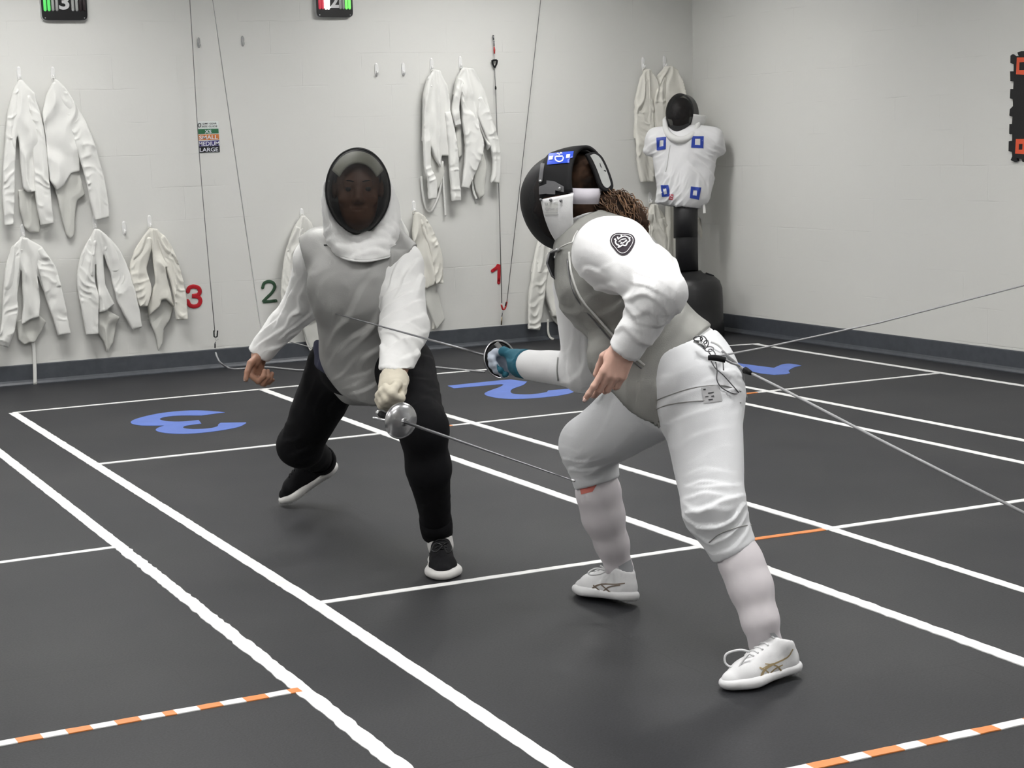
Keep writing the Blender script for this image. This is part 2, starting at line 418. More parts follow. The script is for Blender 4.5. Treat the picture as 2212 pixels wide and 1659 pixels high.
# ------------------------------------------------------------------ setting
def brick_wall_mat(name, along, col):
    """Painted block wall: courses of 0.2095 m; along = 'X' or 'Y', the horizontal axis of the wall."""
    m = bpy.data.materials.new(name); m.use_nodes = True; nt = m.node_tree; b = nt.nodes['Principled BSDF']
    b.inputs['Roughness'].default_value = .55; b.inputs['Specular IOR Level'].default_value = .35
    tc = nt.nodes.new('ShaderNodeTexCoord'); sp = nt.nodes.new('ShaderNodeSeparateXYZ'); cb = nt.nodes.new('ShaderNodeCombineXYZ')
    nt.links.new(tc.outputs['Object'], sp.inputs[0]); nt.links.new(sp.outputs[along], cb.inputs['X'])
    ad = nt.nodes.new('ShaderNodeMath'); ad.operation = 'ADD'; ad.inputs[1].default_value = -.147 + .2095*4
    nt.links.new(sp.outputs['Z'], ad.inputs[0]); nt.links.new(ad.outputs[0], cb.inputs['Y'])
    br = nt.nodes.new('ShaderNodeTexBrick'); br.inputs['Scale'].default_value = 1; br.inputs['Brick Width'].default_value = .419; br.inputs['Row Height'].default_value = .2095
    br.inputs['Mortar Size'].default_value = .0035; br.inputs['Mortar Smooth'].default_value = .6
    nz = nt.nodes.new('ShaderNodeTexNoise'); nz.inputs['Scale'].default_value = 3.0; nz.inputs['Detail'].default_value = 2
    # the joints wander a little
    nw = nt.nodes.new('ShaderNodeTexNoise'); nw.inputs['Scale'].default_value = 5.0
    nt.links.new(tc.outputs['Object'], nw.inputs['Vector'])
    wv = nt.nodes.new('ShaderNodeVectorMath'); wv.operation = 'MULTIPLY_ADD'; wv.inputs[1].default_value = (.012, .012, .0)
    nt.links.new(nw.outputs['Color'], wv.inputs[0]); nt.links.new(cb.outputs[0], wv.inputs[2]); nt.links.new(wv.outputs[0], br.inputs['Vector'])
    nt.links.new(tc.outputs['Object'], nz.inputs['Vector'])
    rp = nt.nodes.new('ShaderNodeMapRange'); rp.inputs['From Min'].default_value = .50; rp.inputs['From Max'].default_value = .72
    nt.links.new(nz.outputs['Fac'], rp.inputs['Value'])
    mu = nt.nodes.new('ShaderNodeMath'); mu.operation = 'MULTIPLY'; nt.links.new(br.outputs['Fac'], mu.inputs[0]); nt.links.new(rp.outputs['Result'], mu.inputs[1])
    fn = nt.nodes.new('ShaderNodeTexNoise'); fn.inputs['Scale'].default_value = 40; fn.inputs['Detail'].default_value = 2
    nt.links.new(tc.outputs['Object'], fn.inputs['Vector'])
    ma = nt.nodes.new('ShaderNodeMath'); ma.operation = 'MULTIPLY_ADD'; ma.inputs[1].default_value = -.16
    nt.links.new(fn.outputs['Fac'], ma.inputs[0]); nt.links.new(mu.outputs[0], ma.inputs[2])
    bp = nt.nodes.new('ShaderNodeBump'); bp.invert = True; bp.inputs['Strength'].default_value = .42; bp.inputs['Distance'].default_value = .004
    nt.links.new(ma.outputs[0], bp.inputs['Height']); nt.links.new(bp.outputs['Normal'], b.inputs['Normal'])
    mx = nt.nodes.new('ShaderNodeMix'); mx.data_type = 'RGBA'
    mx.inputs['A'].default_value = (*col, 1); mx.inputs['B'].default_value = (*[c*.80 for c in col], 1)
    m4 = nt.nodes.new('ShaderNodeMath'); m4.operation = 'MULTIPLY'; m4.inputs[1].default_value = .30
    nt.links.new(mu.outputs[0], m4.inputs[0]); nt.links.new(m4.outputs[0], mx.inputs['Factor']); nt.links.new(mx.outputs['Result'], b.inputs['Base Color'])
    return m
def floor_mat():
    m = bpy.data.materials.new('rubber_floor'); m.use_nodes = True; nt = m.node_tree; b = nt.nodes['Principled BSDF']
    tc = nt.nodes.new('ShaderNodeTexCoord')
    n1 = nt.nodes.new('ShaderNodeTexNoise'); n1.inputs['Scale'].default_value = 1.1; n1.inputs['Detail'].default_value = 2; n1.inputs['Roughness'].default_value = .6
    n2 = nt.nodes.new('ShaderNodeTexNoise'); n2.inputs['Scale'].default_value = 160; n2.inputs['Detail'].default_value = 2
    nt.links.new(tc.outputs['Object'], n1.inputs['Vector']); nt.links.new(tc.outputs['Object'], n2.inputs['Vector'])
    r1 = nt.nodes.new('ShaderNodeValToRGB'); r1.color_ramp.elements[0].position = .36; r1.color_ramp.elements[0].color = (.0172, .0180, .0214, 1)
    r1.color_ramp.elements[1].position = .7; r1.color_ramp.elements[1].color = (.0288, .0294, .0318, 1)
    nt.links.new(n1.outputs['Fac'], r1.inputs['Fac'])
    mr = nt.nodes.new('ShaderNodeMapRange'); mr.inputs['From Min'].default_value = .3; mr.inputs['From Max'].default_value = .7; mr.inputs['To Min'].default_value = .70; mr.inputs['To Max'].default_value = 1.30
    nt.links.new(n2.outputs['Fac'], mr.inputs['Value'])
    mx = nt.nodes.new('ShaderNodeMix'); mx.data_type = 'RGBA'; mx.blend_type = 'MULTIPLY'; mx.inputs['Factor'].default_value = 1
    nt.links.new(r1.outputs['Color'], mx.inputs['A']); nt.links.new(mr.outputs['Result'], mx.inputs['B']); nt.links.new(mx.outputs['Result'], b.inputs['Base Color'])
    b.inputs['Roughness'].default_value = .55; b.inputs['Specular IOR Level'].default_value = .34
    bp = nt.nodes.new('ShaderNodeBump'); bp.inputs['Strength'].default_value = .18; bp.inputs['Distance'].default_value = .002
    nt.links.new(n2.outputs['Fac'], bp.inputs['Height']); nt.links.new(bp.outputs['Normal'], b.inputs['Normal'])
    # seams of the rubber sheets
    br = nt.nodes.new('ShaderNodeTexBrick'); br.inputs['Scale'].default_value = 1; br.inputs['Brick Width'].default_value = 1.22; br.inputs['Row Height'].default_value = 1.22; br.inputs['Mortar Size'].default_value = .0022; br.inputs['Mortar Smooth'].default_value = .3
    n3 = nt.nodes.new('ShaderNodeTexNoise'); n3.inputs['Scale'].default_value = 9; nt.links.new(tc.outputs['Object'], n3.inputs['Vector'])
    wv = nt.nodes.new('ShaderNodeVectorMath'); wv.operation = 'MULTIPLY_ADD'; wv.inputs[1].default_value = (.03, .03, 0); nt.links.new(n3.outputs['Color'], wv.inputs[0]); nt.links.new(tc.outputs['Object'], wv.inputs[2]); nt.links.new(wv.outputs[0], br.inputs['Vector'])
    r3 = nt.nodes.new('ShaderNodeMapRange'); r3.inputs['From Min'].default_value = .45; r3.inputs['From Max'].default_value = .6; r3.inputs['To Max'].default_value = .6; nt.links.new(n1.outputs['Fac'], r3.inputs['Value'])
    m3 = nt.nodes.new('ShaderNodeMath'); m3.operation = 'MULTIPLY'; nt.links.new(br.outputs['Fac'], m3.inputs[0]); nt.links.new(r3.outputs['Result'], m3.inputs[1])
    x3 = nt.nodes.new('ShaderNodeMix'); x3.data_type = 'RGBA'; nt.links.new(m3.outputs[0], x3.inputs['Factor']); nt.links.new(mx.outputs['Result'], x3.inputs['A']); x3.inputs['B'].default_value = (.008, .008, .009, 1); nt.links.new(x3.outputs['Result'], b.inputs['Base Color'])
    return m
M_WALL = brick_wall_mat('painted_block_back', 'X', (.72, .72, .69)); M_WALLR = brick_wall_mat('painted_block_side', 'Y', (.71, .71, .68))
M_FLOOR = floor_mat(); M_CEIL = mat('ceiling_tile', (.75, .75, .73), .9, bump=.3, bscale=90)
M_BASE = mat('vinyl_baseboard', (.066, .073, .085), .38, noise=.12, nscale=20)
CEIL = 3.05; XL, YF = -3.2, -2.6
def struct(name, mb, m, **k):
    o = mb.build(name, m, smooth=False, **k); o['kind'] = 'structure'; return o
struct('floor', MB().box((XL-.15, YF-.15, -.08), (7.6, WALL_Y+.15, 0)), M_FLOOR)
struct('ceiling', MB().box((XL-.15, YF-.15, CEIL), (7.6, WALL_Y+.15, CEIL+.08)), M_CEIL)
struct('wall_back', MB().box((XL-.15, WALL_Y, 0), (RX0+.3, WALL_Y+.15, CEIL)), M_WALL)
mbr = MB(); xa, xb = right_x(WALL_Y), right_x(YF)
V_, F_ = prism([(xa, WALL_Y, 0), (xb, YF, 0), (xb, YF, CEIL), (xa, WALL_Y, CEIL)], A(.15, 0, 0)); mbr.add(V_, [f[::-1] for f in F_]); struct('wall_right', mbr, M_WALLR)
struct('wall_left', MB().box((XL-.15, YF, 0), (XL, WALL_Y, CEIL)), M_WALLR)
struct('wall_front', MB().box((XL-.15, YF-.15, 0), (7.6, YF, CEIL)), M_WALL)
# baseboards: a flat band with a small toe
def baseboard(name, p, q, n):
    p, q, n = A(*p), A(*q), A(*n); prof = [(0, 0), (.022, 0), (.022, .006), (.012, .018), (.007, .030), (.006, .122), (.004, .128), (0, .128)]
    P = [p + n*a + A(0, 0, b) for a, b in prof]; V, F = prism(P, q - p); mb = MB(); mb.add(V, F); return struct(name, mb, M_BASE)
baseboard('baseboard_back', (XL, WALL_Y, 0), (RX0, WALL_Y, 0), (0, -1, 0))
baseboard('baseboard_right', (right_x(WALL_Y), WALL_Y, 0), (right_x(YF), YF, 0), RN)
M_PANEL = mat('lamp_diffuser', (.9, .9, .9), .5, emit=(1, .99, .97), estr=.8)
M_FRAME = mat('lamp_frame', (.8, .8, .8), .5)
for i, X in enumerate((-1.3, 1.9, 5.1)):
    for j, Y in enumerate((.6, 3.7, 6.8, 9.95)):
        t = thing('ceiling_light', (X, Y, CEIL), 'white ceiling light with deep shading frame over the fencing floor', 'ceiling light', 'ceiling lights over the fencing floor')
        f = MB()
        for a, b in (((-.62, -.32), (.62, -.30)), ((-.62, .30), (.62, .32)), ((-.62, -.30), (-.60, .30)), ((.60, -.30), (.62, .30))):
            f.box((X+a[0], Y+a[1], CEIL-.15), (X+b[0], Y+b[1], CEIL-.0005))  # unseen frames, made deep to keep light off the upper walls
        f.build('shading_frame', M_FRAME, t, smooth=False)
        MB().box((X-.6, Y-.3, CEIL-.018), (X+.6, Y+.3, CEIL-.008)).build('diffuser', M_PANEL, t, smooth=False)
        li = bpy.data.lights.new('tube_light', 'AREA'); li.shape = 'RECTANGLE'; li.size = 1.18; li.size_y = .58; li.energy = 21.0; li.color = (1, .99, .97)
        lo_ = bpy.data.objects.new('tube_light', li); C.objects.link(lo_); lo_.parent = t; lo_.location = (0, 0, -.022)

# ------------------------------------------------------------------ floor tape
def tape_mat(name, col): return mat(name, col, .45, noise=.05, nscale=30)
M_TAPE = tape_mat('white_tape', (.90, .90, .89)); M_ORANGE = tape_mat('orange_tape', (.80, .27, .07))
rt = random.Random(3); TZ = [0]
def tape(p, q, w, label, wob=.0015, pieces=None, z=.0012, group='floor tape'):
    """Adhesive tape between two pixels' floor points; pieces = share list of (colour) for striped tape."""
    TZ[0] += 1; z = z + .00022*(TZ[0] % 9)
    a, b = on_z(*p), on_z(*q); L = np.linalg.norm(b - a); d = (b - a)/L; s = A(-d[1], d[0], 0)
    n = max(2, int(L/.03)); off = [(rt.uniform(-wob, wob), rt.uniform(-wob, wob)) for _ in range(n+1)]
    V = []; F = []; mi = []
    for i in range(n+1):
        c = a + d*L*i/n
        for u, h in ((-w/2 + off[i][0], 0), (-w/2 + off[i][0], z), (w/2 + off[i][1], z), (w/2 + off[i][1], 0)): V.append(c + s*u + A(0, 0, h))
    for i in range(n):
        for k in range(3): F.append((i*4+k, i*4+k+1, i*4+k+5, i*4+k+4))
    F += [(0, 3, 2, 1), (n*4, n*4+1, n*4+2, n*4+3)]
    o = build('floor_tape', V, [f[::-1] for f in F], M_TAPE, smooth=False, loc=a, mats=[M_TAPE, M_ORANGE])
    if pieces:
        o.data.polygons.foreach_set('material_index', np.array([(1 if pieces(np.mean([V[i] for i in f], 0), (np.mean([V[i] for i in f], 0) - a) @ d/L) else 0) for f in F], np.int32))
    return tag(o, label, 'floor tape', group)
stripe = lambda L: (lambda c, t: (t*L/.078) % 2 > 1)
TW = .048
tape((28, 892), (690, 1310), TW, 'white lane tape running from the corner beside the blue number 3 to the foreground')
tape((690, 1310), (1230, 1672), TW, 'white lane tape running out of the bottom edge of the picture')
tape((-30, 955), (262, 1183), TW, 'white tape leaving the left picture edge below the blue number 3')
tape((262, 1183), (900, 1685), TW, 'frayed white tape reaching the bottom edge beside the striped tape', wob=.0035)
tape((566, 841), (960, 984), TW, "white lane tape passing behind the black-trousered fencer's legs")
tape((960, 984), (1520, 1180), TW, 'white lane tape between the two fencers meeting the en garde line')
tape((1520, 1180), (2240, 1442), TW, "frayed white tape behind the white-socked fencer's near shin", wob=.003)
tape((905, 880), (1800, 1144), .042, "white lane tape passing behind both the white fencer's legs")
tape((1800, 1144), (2240, 1284), .042, 'white lane tape crossing the orange segment and leaving the right edge')
tape((1500, 849), (2240, 1006), .042, 'white lane tape, lower of the two under the sloping cable')
tape((1500, 815), (2240, 957), .042, 'white lane tape, upper of the two under the sloping cable')
tape((1628, 743), (2240, 838), .042, 'white lane tape nearest the right-hand wall')
tape((1480, 753), (1640, 742.5), .034, 'short white tape in front of the training dummy base')
tape((28, 892), (566, 841), .034, 'white end line tape behind the blue number 3')
tape((566, 841), (690, 829.5), .034, "faded pinkish end tape behind the black-trousered fencer's knee")
tape((880, 813.5), (1090, 795), .034, 'white end line tape under the outstretched foil guard')
tape((213, 1003), (842, 935), .034, 'white cross tape in front of the blue number 3')
tape((880, 929), (1000, 916.5), .034, "white and orange cross tape right of the front fencer's knee", pieces=lambda c, t: .38 < t < .8)
tape((1000, 916.5), (1285, 886), .034, 'white cross tape in front of the blue number 2')
tape((-20, 1218), (256, 1181), .034, 'white cross tape at the left picture edge')
tape((684, 1303.5), (1520, 1180), .036, "white en garde line under the front fencer's black shoe")
tape((1520, 1180), (1780, 1144), .032, "orange tape segment beside the white fencer's near shin", pieces=lambda c, t: True)
tape((1780, 1144), (2240, 1077), .036, 'white cross tape running to the right edge from the orange segment')
tape((-20, 1611), (648, 1491), .036, 'orange and white striped tape in the lower left corner', pieces=stripe(1.05))
tape((1700, 1668), (2240, 1554), .036, 'orange and white striped tape in the lower right corner', pieces=stripe(.75))
tape((1585, 853.5), (2038, 805.5), .032, 'white cross tape at the blue number 1 meeting the wall-side lane', pieces=lambda c, t: t < .10)

# blue floor numerals
M_BLUE = mat('blue_vinyl', (.105, .185, .56), .5, noise=.06, nscale=8)
def numeral(pts, label, n=90):
    P = [on_z(*p) for p in pts]; V, F = prism(P, A(0, 0, .0016))
    o = build('floor_number', V, [f[::-1] for f in F], M_BLUE, smooth=False, loc=np.mean(P, 0)); return tag(o, label, 'floor number')
def sm(P, n=60): return [tuple(q[:2]) for q in bez(np.c_[np.array(P, float), np.zeros(len(P))], n)]
s3 = 740/2212
c3 = lambda P: [(x*s3, 800 + y*s3) for x, y in P]
numeral(c3(sm([(1452, 272), (1330, 262), (1200, 262), (1050, 276), (930, 300), (855, 325), (850, 345), (910, 357), (1000, 358), (1060, 358)], 40)
    + sm([(1060, 358), (1015, 375), (1010, 392), (1070, 406), (1180, 411), (1320, 403), (1450, 385), (1545, 365), (1590, 342)], 40)
    + [(1588, 337), (1425, 340), (1410, 350)] + sm([(1410, 350), (1400, 365), (1340, 377), (1250, 381), (1190, 375), (1185, 365), (1210, 357), (1300, 345)], 24)
    + [(1283, 322)] + sm([(1283, 322), (1180, 332), (1090, 331), (1040, 322), (1035, 312), (1080, 300), (1170, 293), (1300, 293)], 30)), 'blue number 3 stuck on the black floor')
s2 = 660/2212
c2 = lambda P: [(900 + x*s2, 780 + y*s2) for x, y in P]
numeral(c2([(225, 180), (610, 140), (680, 135), (800, 150)] + sm([(800, 150), (770, 175), (700, 200), (680, 220), (700, 238), (790, 243), (880, 237), (945, 225)], 30) + [(952, 214), (1120, 201)]
    + sm([(1120, 201), (1140, 215), (1120, 232), (1020, 252), (870, 268), (720, 275), (600, 270), (510, 252), (492, 235), (530, 215), (600, 190), (630, 172)], 40) + [(615, 168), (270, 198)]), 'blue number 2 lying under the outstretched white sleeve')
s1 = 652/2212
c1 = lambda P: [(1560 + x*s1, 680 + y*s1) for x, y in P]
numeral(c1([(60, 330), (130, 358), (360, 388), (380, 390)] + sm([(380, 390), (420, 372), (455, 362), (500, 360), (550, 367), (582, 374)], 16) + [(530, 385), (500, 400), (485, 412), (497, 428), (470, 436), (380, 441), (280, 430), (120, 395), (60, 372)]),
    "blue number 1 on the floor beyond the white fencer's hip")
# ------------------------------------------------------------------ people: shared shapes
def px(n, s=.0): return None
def head_prims(F, c, r, u, f, s=1.0, grow=0.0):
    """A head with face on the field: c centre, r/u/f its right, up, forward."""
    L = lambda a, b, d: c + (r*a + u*b + f*d)*s
    ax = (r, u, f)
    F.ball(L(0, .035, -.012), A(.076, .088, .096)*s, .02, ax=ax, grow=grow)
    F.ball(L(0, -.03, .022), A(.063, .088, .068)*s, .03, ax=ax, grow=grow)
    F.ball(L(0, -.085, .048), A(.040, .028, .036)*s, .03, ax=ax, grow=grow)
    F.cone(L(-.034, .030, .074), L(.034, .030, .074), .011*s, .011*s, .018, grow=grow)
    for e in (-1, 1):
        F.ball(L(.034*e, .006, .098), A(.020, .013, .016)*s, .012, op='s', ax=ax)
        F.ball(L(.031*e, .006, .073), .0125*s, .004)
        F.cone(L(.018*e, .0175, .083), L(.044*e, .0150, .074), .0045*s, .0045*s, .006)
        F.ball(L(.045*e, -.030, .062), A(.020, .018, .016)*s, .02, ax=ax)
        F.ball(L(.079*e, -.002, -.008), A(.010, .031, .020)*s, .01, ax=ax)
        F.ball(L(.012*e, -.034, .094), A(.009, .008, .011)*s, .008, ax=ax)
    F.cone(L(0, .018, .080), L(0, -.026, .103), .010*s, .013*s, .012)
    F.cone(L(-.021, -.060, .083), L(.021, -.060, .083), .0055*s, .0055*s, .007)
    F.cone(L(-.017, -.069, .083), L(.017, -.069, .083), .0065*s, .0065*s, .006)
    F.ball(L(0, -.0645, .093), A(.024, .0022, .006)*s, .003, op='s', ax=ax)
FL = {'i': (.043, .025, .020), 'm': (.047, .029, .021), 'r': (.043, .027, .021), 'l': (.033, .020, .018)}
def hand_prims(F, w, d, n, t, s=1.0, curl=None, thumb=None, spread=1.0, grow=0.0, k=.006, only=None):
    """Hand at wrist w: d runs to the knuckles, n out of the palm, t towards the thumb side. curl: per finger three bends (degrees)."""
    d, n, t = nrm(d), nrm(n), nrm(t)
    P = lambda a, b, c: w + (d*a + t*b + n*c)*s
    F.cone(P(-.03, 0, 0), P(.012, 0, 0), .027*s, .026*s, .015, sq=(n, .78), grow=grow)
    for b, L in ((.027, .080), (.009, .084), (-.010, .079), (-.027, .070)):
        F.cone(P(.006, b*.62, 0), P(L, b, -.002), .0155*s, .0115*s, .012, grow=grow)
    F.cone(P(.015, .022, .006), P(.045, .030, .010), .017*s, .013*s, .012, grow=grow)
    out = {}
    for key, b, L in (('i', .028, .086), ('m', .0095, .090), ('r', -.0095, .085), ('l', -.0275, .075)):
        c3 = (curl or {}).get(key, (20, 25, 15)); p = P(L, b, -.002); ang = 0; rad = .0098 if key != 'l' else .0084
        dd = nrm(d + t*b*2.2*spread); pts = [p]
        for ph in range(3):
            ang += math.radians(c3[ph]); dirv = dd*math.cos(ang) + n*math.sin(ang)
            q = p + dirv*FL[key][ph]*s
            F.cone(p, q, rad*s*(1 - .06*ph), rad*s*(.93 - .07*ph), k, grow=grow); p = q; pts.append(q)
        out[key] = pts
    th = thumb or ((.55, .75, .25), (.8, .45, .35), (.95, .2, .3))
    p = P(.022, .026, .008); pts = [p]
    for (a, b, c), L, ra in zip(th, (.042, .033, .027), (.0135, .0112, .0098)):
        q = p + nrm(d*a + t*b + n*c)*L*s; F.cone(p, q, ra*s, ra*.9*s, k, grow=grow); p = q; pts.append(q)
    out['t'] = pts
    return out
def nail(P, Q, n, s, m, parent):
    """A fingernail on the last joint P-Q, n = back of the finger."""
    d = nrm(Q - P); n = nrm(n - d*(n @ d)); t = np.cross(d, n)
    V, F = [], []
    for i, a in enumerate(np.linspace(-.004, .008, 5)):
        for j, b in enumerate(np.linspace(-1, 1, 5)):
            wd = .0055*(1 - .25*(i/4)**3); V.append(Q + d*a*s + (t*b*wd + n*(.0083 - .0030*b*b - .0012*(i/4)**2))*s)
    F = [(i*5+j, i*5+j+1, i*5+j+6, i*5+j+5) for i in range(4) for j in range(4)]
    return build('fingernail', V, F, m, parent, solid=.0006)
def shoe(name, heel, toe, up, mats, parent, s=1.0, bow=None, lace_m=None, side=1, label=None, sole_flare=0.0):
    """Trainer between the heel and toe points of its sole. mats = upper, sole, lining."""
    x = nrm(toe - heel); L = np.linalg.norm(toe - heel); z = nrm(up - x*(up @ x)); y = np.cross(z, x); k = L/.285
    P = lambda a, b, c: heel + (x*a + y*b*side + z*c)*k
    lo = np.minimum(heel, toe) - .14; hi = np.maximum(heel, toe) + .16
    F = Field(lo, hi, .0045)
    F.cone(P(.046, 0, .055), P(.062, 0, .098), .036*k, .037*k, .02)
    F.cone(P(.046, 0, .03), P(.11, 0, .035), .038*k, .036*k, .02)
    F.cone(P(.070, 0, .085), P(.20, .004, .040), .036*k, .036*k, .025)
    F.cone(P(.10, 0, .035), P(.195, .003, .030), .036*k, .044*k, .02, sq=(z, .9))
    F.cone(P(.195, .003, .030), P(.245, 0, .026), .043*k, .032*k, .02, sq=(z, .85))
    F.cone(P(.088, 0, .085), P(.078, 0, .126), .024*k, .019*k, .012, sq=(nrm(x + z*.3), .45))
    F.half(P(0, 0, .020), -z)
    F.half(P(.050, 0, .108), nrm(z*.95 - x*.40), .006)
    F.cone(P(.058, 0, .075), P(.062, 0, .15), .029*k, .031*k, .006, op='s')
    V, Q = F.surface(2); V = folds(V, Q, [], .0007, .03)
    o = build(name, V, Q, mats[0], parent, label=label)
    bv = bvh_of(V, Q)
    G = Field(lo, hi, .0045)
    fl = .003 + sole_flare
    G.cone(P(.040, 0, .018), P(.12, 0, .018), (.038+fl)*k, (.034+fl*.5)*k, .02, sq=(z, .62))
    G.cone(P(.12, 0, .018), P(.195, .004, .016), (.034+fl*.5)*k, (.046+fl)*k, .03, sq=(z, .5))
    G.cone(P(.195, .004, .016), P(.246, 0, .020), (.046+fl)*k, (.034+fl)*k, .03, sq=(z, .55))
    G.half(P(0, 0, .0), -z, .004); G.half(P(0, 0, .034), z, .006)
    V2, Q2 = G.surface(2)
    build('sole', V2, Q2, mats[1], o)
    # laces across the instep
    lm = lace_m or mats[0]
    mb = MB()
    for i in range(5):
        a = .095 + .021*i; pts = []
        for b in np.linspace(-.020, .020, 7):
            h = bv.ray_cast(Vector(P(a + .004*math.sin(i), b, .16)), Vector(-z))
            if h[0] is not None: pts.append(np.array(h[0]) + z*.0018)
        if len(pts) > 3: mb.tube(pts, .0026, 6)
    if mb.F: mb.build('lace', lm, o)
    if bow:
        for P_ in bow: MB().tube(bez(P_, 30), .0030, 6).build('lace_loop', lm, o)
    return o, bv, P
def fold_px(x, y, D, R, ang, lam, amp):
    a = math.radians(ang); return (at(x, y, D), R, math.cos(a)*RIGHT + math.sin(a)*DOWN, lam, amp)

# ------------------------------------------------------------------ fencing mask
def rim_pt(phi, w=.105, up=.135, dn=.165):
    """Egg outline, phi measured from straight up, clockwise as the wearer sees it."""
    cu, su = math.cos(phi), math.sin(phi)
    if cu >= 0: return w*su, up*cu
    return w*math.copysign(abs(su)**1.05, su)*(1 - .10*(-cu)**2), dn*cu
def mask_mesh(c, r, u, f, w=.105, up=.135, dn=.165, dep=.125, rings=14, n=56, chin=.03):
    V = []; F = []
    for i in range(rings + 1):
        s = i/rings
        for j in range(n):
            a, b = rim_pt(2*PI*j/n, w, up, dn)
            k = math.sin(s*PI/2)**.9; h = dep*math.cos(s*PI/2)**1.05
            V.append(c + r*a*k + u*(b*k - .012*(1-s)) + f*(h + chin*max(0, -b/dn)*s*0))
    F = [(i*n + j, i*n + (j+1) % n, (i+1)*n + (j+1) % n, (i+1)*n + j) for i in range(rings) for j in range(n)]
    return np.array(V), [f_[::-1] for f_ in F]
def mask_band(c, r, u, f, p0, p1, len_fn, w=.105, up=.135, dn=.165, out=0.0, n=40, m=8, flare=0.0, puff=0.0, start=0.0):
    """Band running back from the rim between two angles; len_fn(t in 0..1) = its depth."""
    V = []
    for i in range(n + 1):
        t = i/n; ph = p0 + (p1 - p0)*t; a, b = rim_pt(ph, w, up, dn); L = len_fn(t); o = nrm(r*a + u*b)
        for j in range(m + 1):
            v = j/m; V.append(c + r*a + u*b + o*(out + flare*v*L + puff*math.sin(PI*v)) - f*(start + v*L))
    F = [(i*(m+1) + j, i*(m+1) + j + 1, (i+1)*(m+1) + j + 1, (i+1)*(m+1) + j) for i in range(n) for j in range(m)]
    return np.array(V), F
def mesh_mat(name, open_=.45, col=(.012, .012, .013)):
    """Fine woven wire: the share of open holes lets light straight through."""
    m = bpy.data.materials.new(name); m.use_nodes = True; nt = m.node_tree; b = nt.nodes['Principled BSDF']; out = nt.nodes['Material Output']
    b.inputs['Base Color'].default_value = (*col, 1); b.inputs['Roughness'].default_value = .55; b.inputs['Specular IOR Level'].default_value = .22
    tr = nt.nodes.new('ShaderNodeBsdfTransparent'); mx = nt.nodes.new('ShaderNodeMixShader'); mx.inputs[0].default_value = open_
    nt.links.new(b.outputs[0], mx.inputs[1]); nt.links.new(tr.outputs[0], mx.inputs[2]); nt.links.new(mx.outputs[0], out.inputs['Surface'])
    return m
M_WIRE = mesh_mat('mask_wire', .34)
M_BLACKF = mat('black_padding', (.007, .007, .008), .45, spec=.35, coat=.15, bump=.15, bscale=60)
M_BLACKM = mat('matte_black', (.008, .008, .009), .75, spec=.25)
M_WHITE = mat('white_cotton', (.80, .80, .79), .88, bump=.12, bscale=420, sheen=.1, wrinkle=.22)
M_CREAM = mat('cream_leather', (.66, .61, .50), .75, bump=.1, bscale=150)
M_LAME = mat('lame_cloth', (.335, .335, .325), .5, metal=.3, bump=.12, bscale=380, noise=.12, nscale=5, wrinkle=.3, wscale=7)
M_LAME2 = mat('lame_cloth_worn', (.325, .325, .305), .52, metal=.3, bump=.14, bscale=380, noise=.20, nscale=7, wrinkle=.3, wscale=7)
M_METAL = mat('steel', (.62, .62, .63), .28, metal=1.0)
M_DARKMETAL = mat('dark_steel', (.22, .22, .23), .35, metal=1.0)
M_GREYCORD = mat('grey_cord', (.36, .36, .37), .5)
M_WIRECORD = mat('clear_wire', (.55, .55, .56), .3)
M_REDPL = mat('red_plastic', (.45, .02, .02), .4)
def tri_px(pts, D):
    return [at(x, y, D) for x, y in pts]
def tubes(name, P, r, m, parent=None, n=8, smooth=True, **k):
    V, F = tube_mesh(bez(P, 40) if smooth and len(P) > 2 else P, r, n, **k); return build(name, V, F, m, parent)
def bell_guard(name, c, axis, R, depth_, m_out, m_in, parent):
    """Foil guard: shallow steel bowl opening towards the hand (along axis), padded inside."""
    prof = [(.008, -depth_)] + [(R*math.sin(a), -depth_*math.cos(a)) for a in np.linspace(.12, PI/2, 10)] + [(R*1.02, .001), (R*1.0, .004), (R*.965, .002)]
    prof += [(R*.95*math.sin(a), -depth_*.9*math.cos(a) + .002) for a in np.linspace(PI/2, .1, 9)]
    V, F = lathe(prof, c, axis, 40); g = build(name, V, F, m_out, parent)
    V, F = lathe([(.009, -depth_*.55), (R*.5, -depth_*.46), (R*.86, -depth_*.12), (R*.87, -depth_*.02), (R*.5, -depth_*.34), (.009, -depth_*.42)], c, axis, 36)
    build('guard_pad', V, F, m_in, g); return g
# ------------------------------------------------------------------ the fencer facing the camera (grey conductive vest, black joggers)
J = {k: at(*v) for k, v in dict(pelvis=(802, 790, 6.27), hipL=(872, 790, 6.12), hipR=(728, 795, 6.40), fknee=(914, 925, 5.76), fank=(944, 1148, 6.02),
    bknee=(648, 962, 6.70), bank=(704, 1002, 7.05), waist=(795, 720, 6.14), chest=(778, 615, 6.07), neck=(778, 515, 6.06),
    shR=(682, 558, 6.16), elR=(655, 653, 6.32), wrR=(562, 762, 6.36), shL=(868, 572, 6.05), elL=(874, 708, 5.92), wrL=(848, 838, 5.64)).items()}
SKIN_D = mat('skin_brown', (.36, .19, .125), .5, sss=.08, noise=.10, nscale=25)
M_EYESHADE = mat('shaded_eye', (.10, .085, .08), .4); M_HAIRD = mat('dark_hair', (.014, .011, .010), .7)  # eyeballs coloured dark to paint in the shade behind the mask
M_JOG = mat('black_jersey', (.0055, .0055, .0068), .85, bump=.1, bscale=300, spec=.18, wrinkle=.25, wscale=8)
M_NAVY = mat('navy_shirt', (.045, .048, .085), .85)
M_SOCK = mat('grey_sock', (.62, .61, .60), .9, bump=.25, bscale=260)
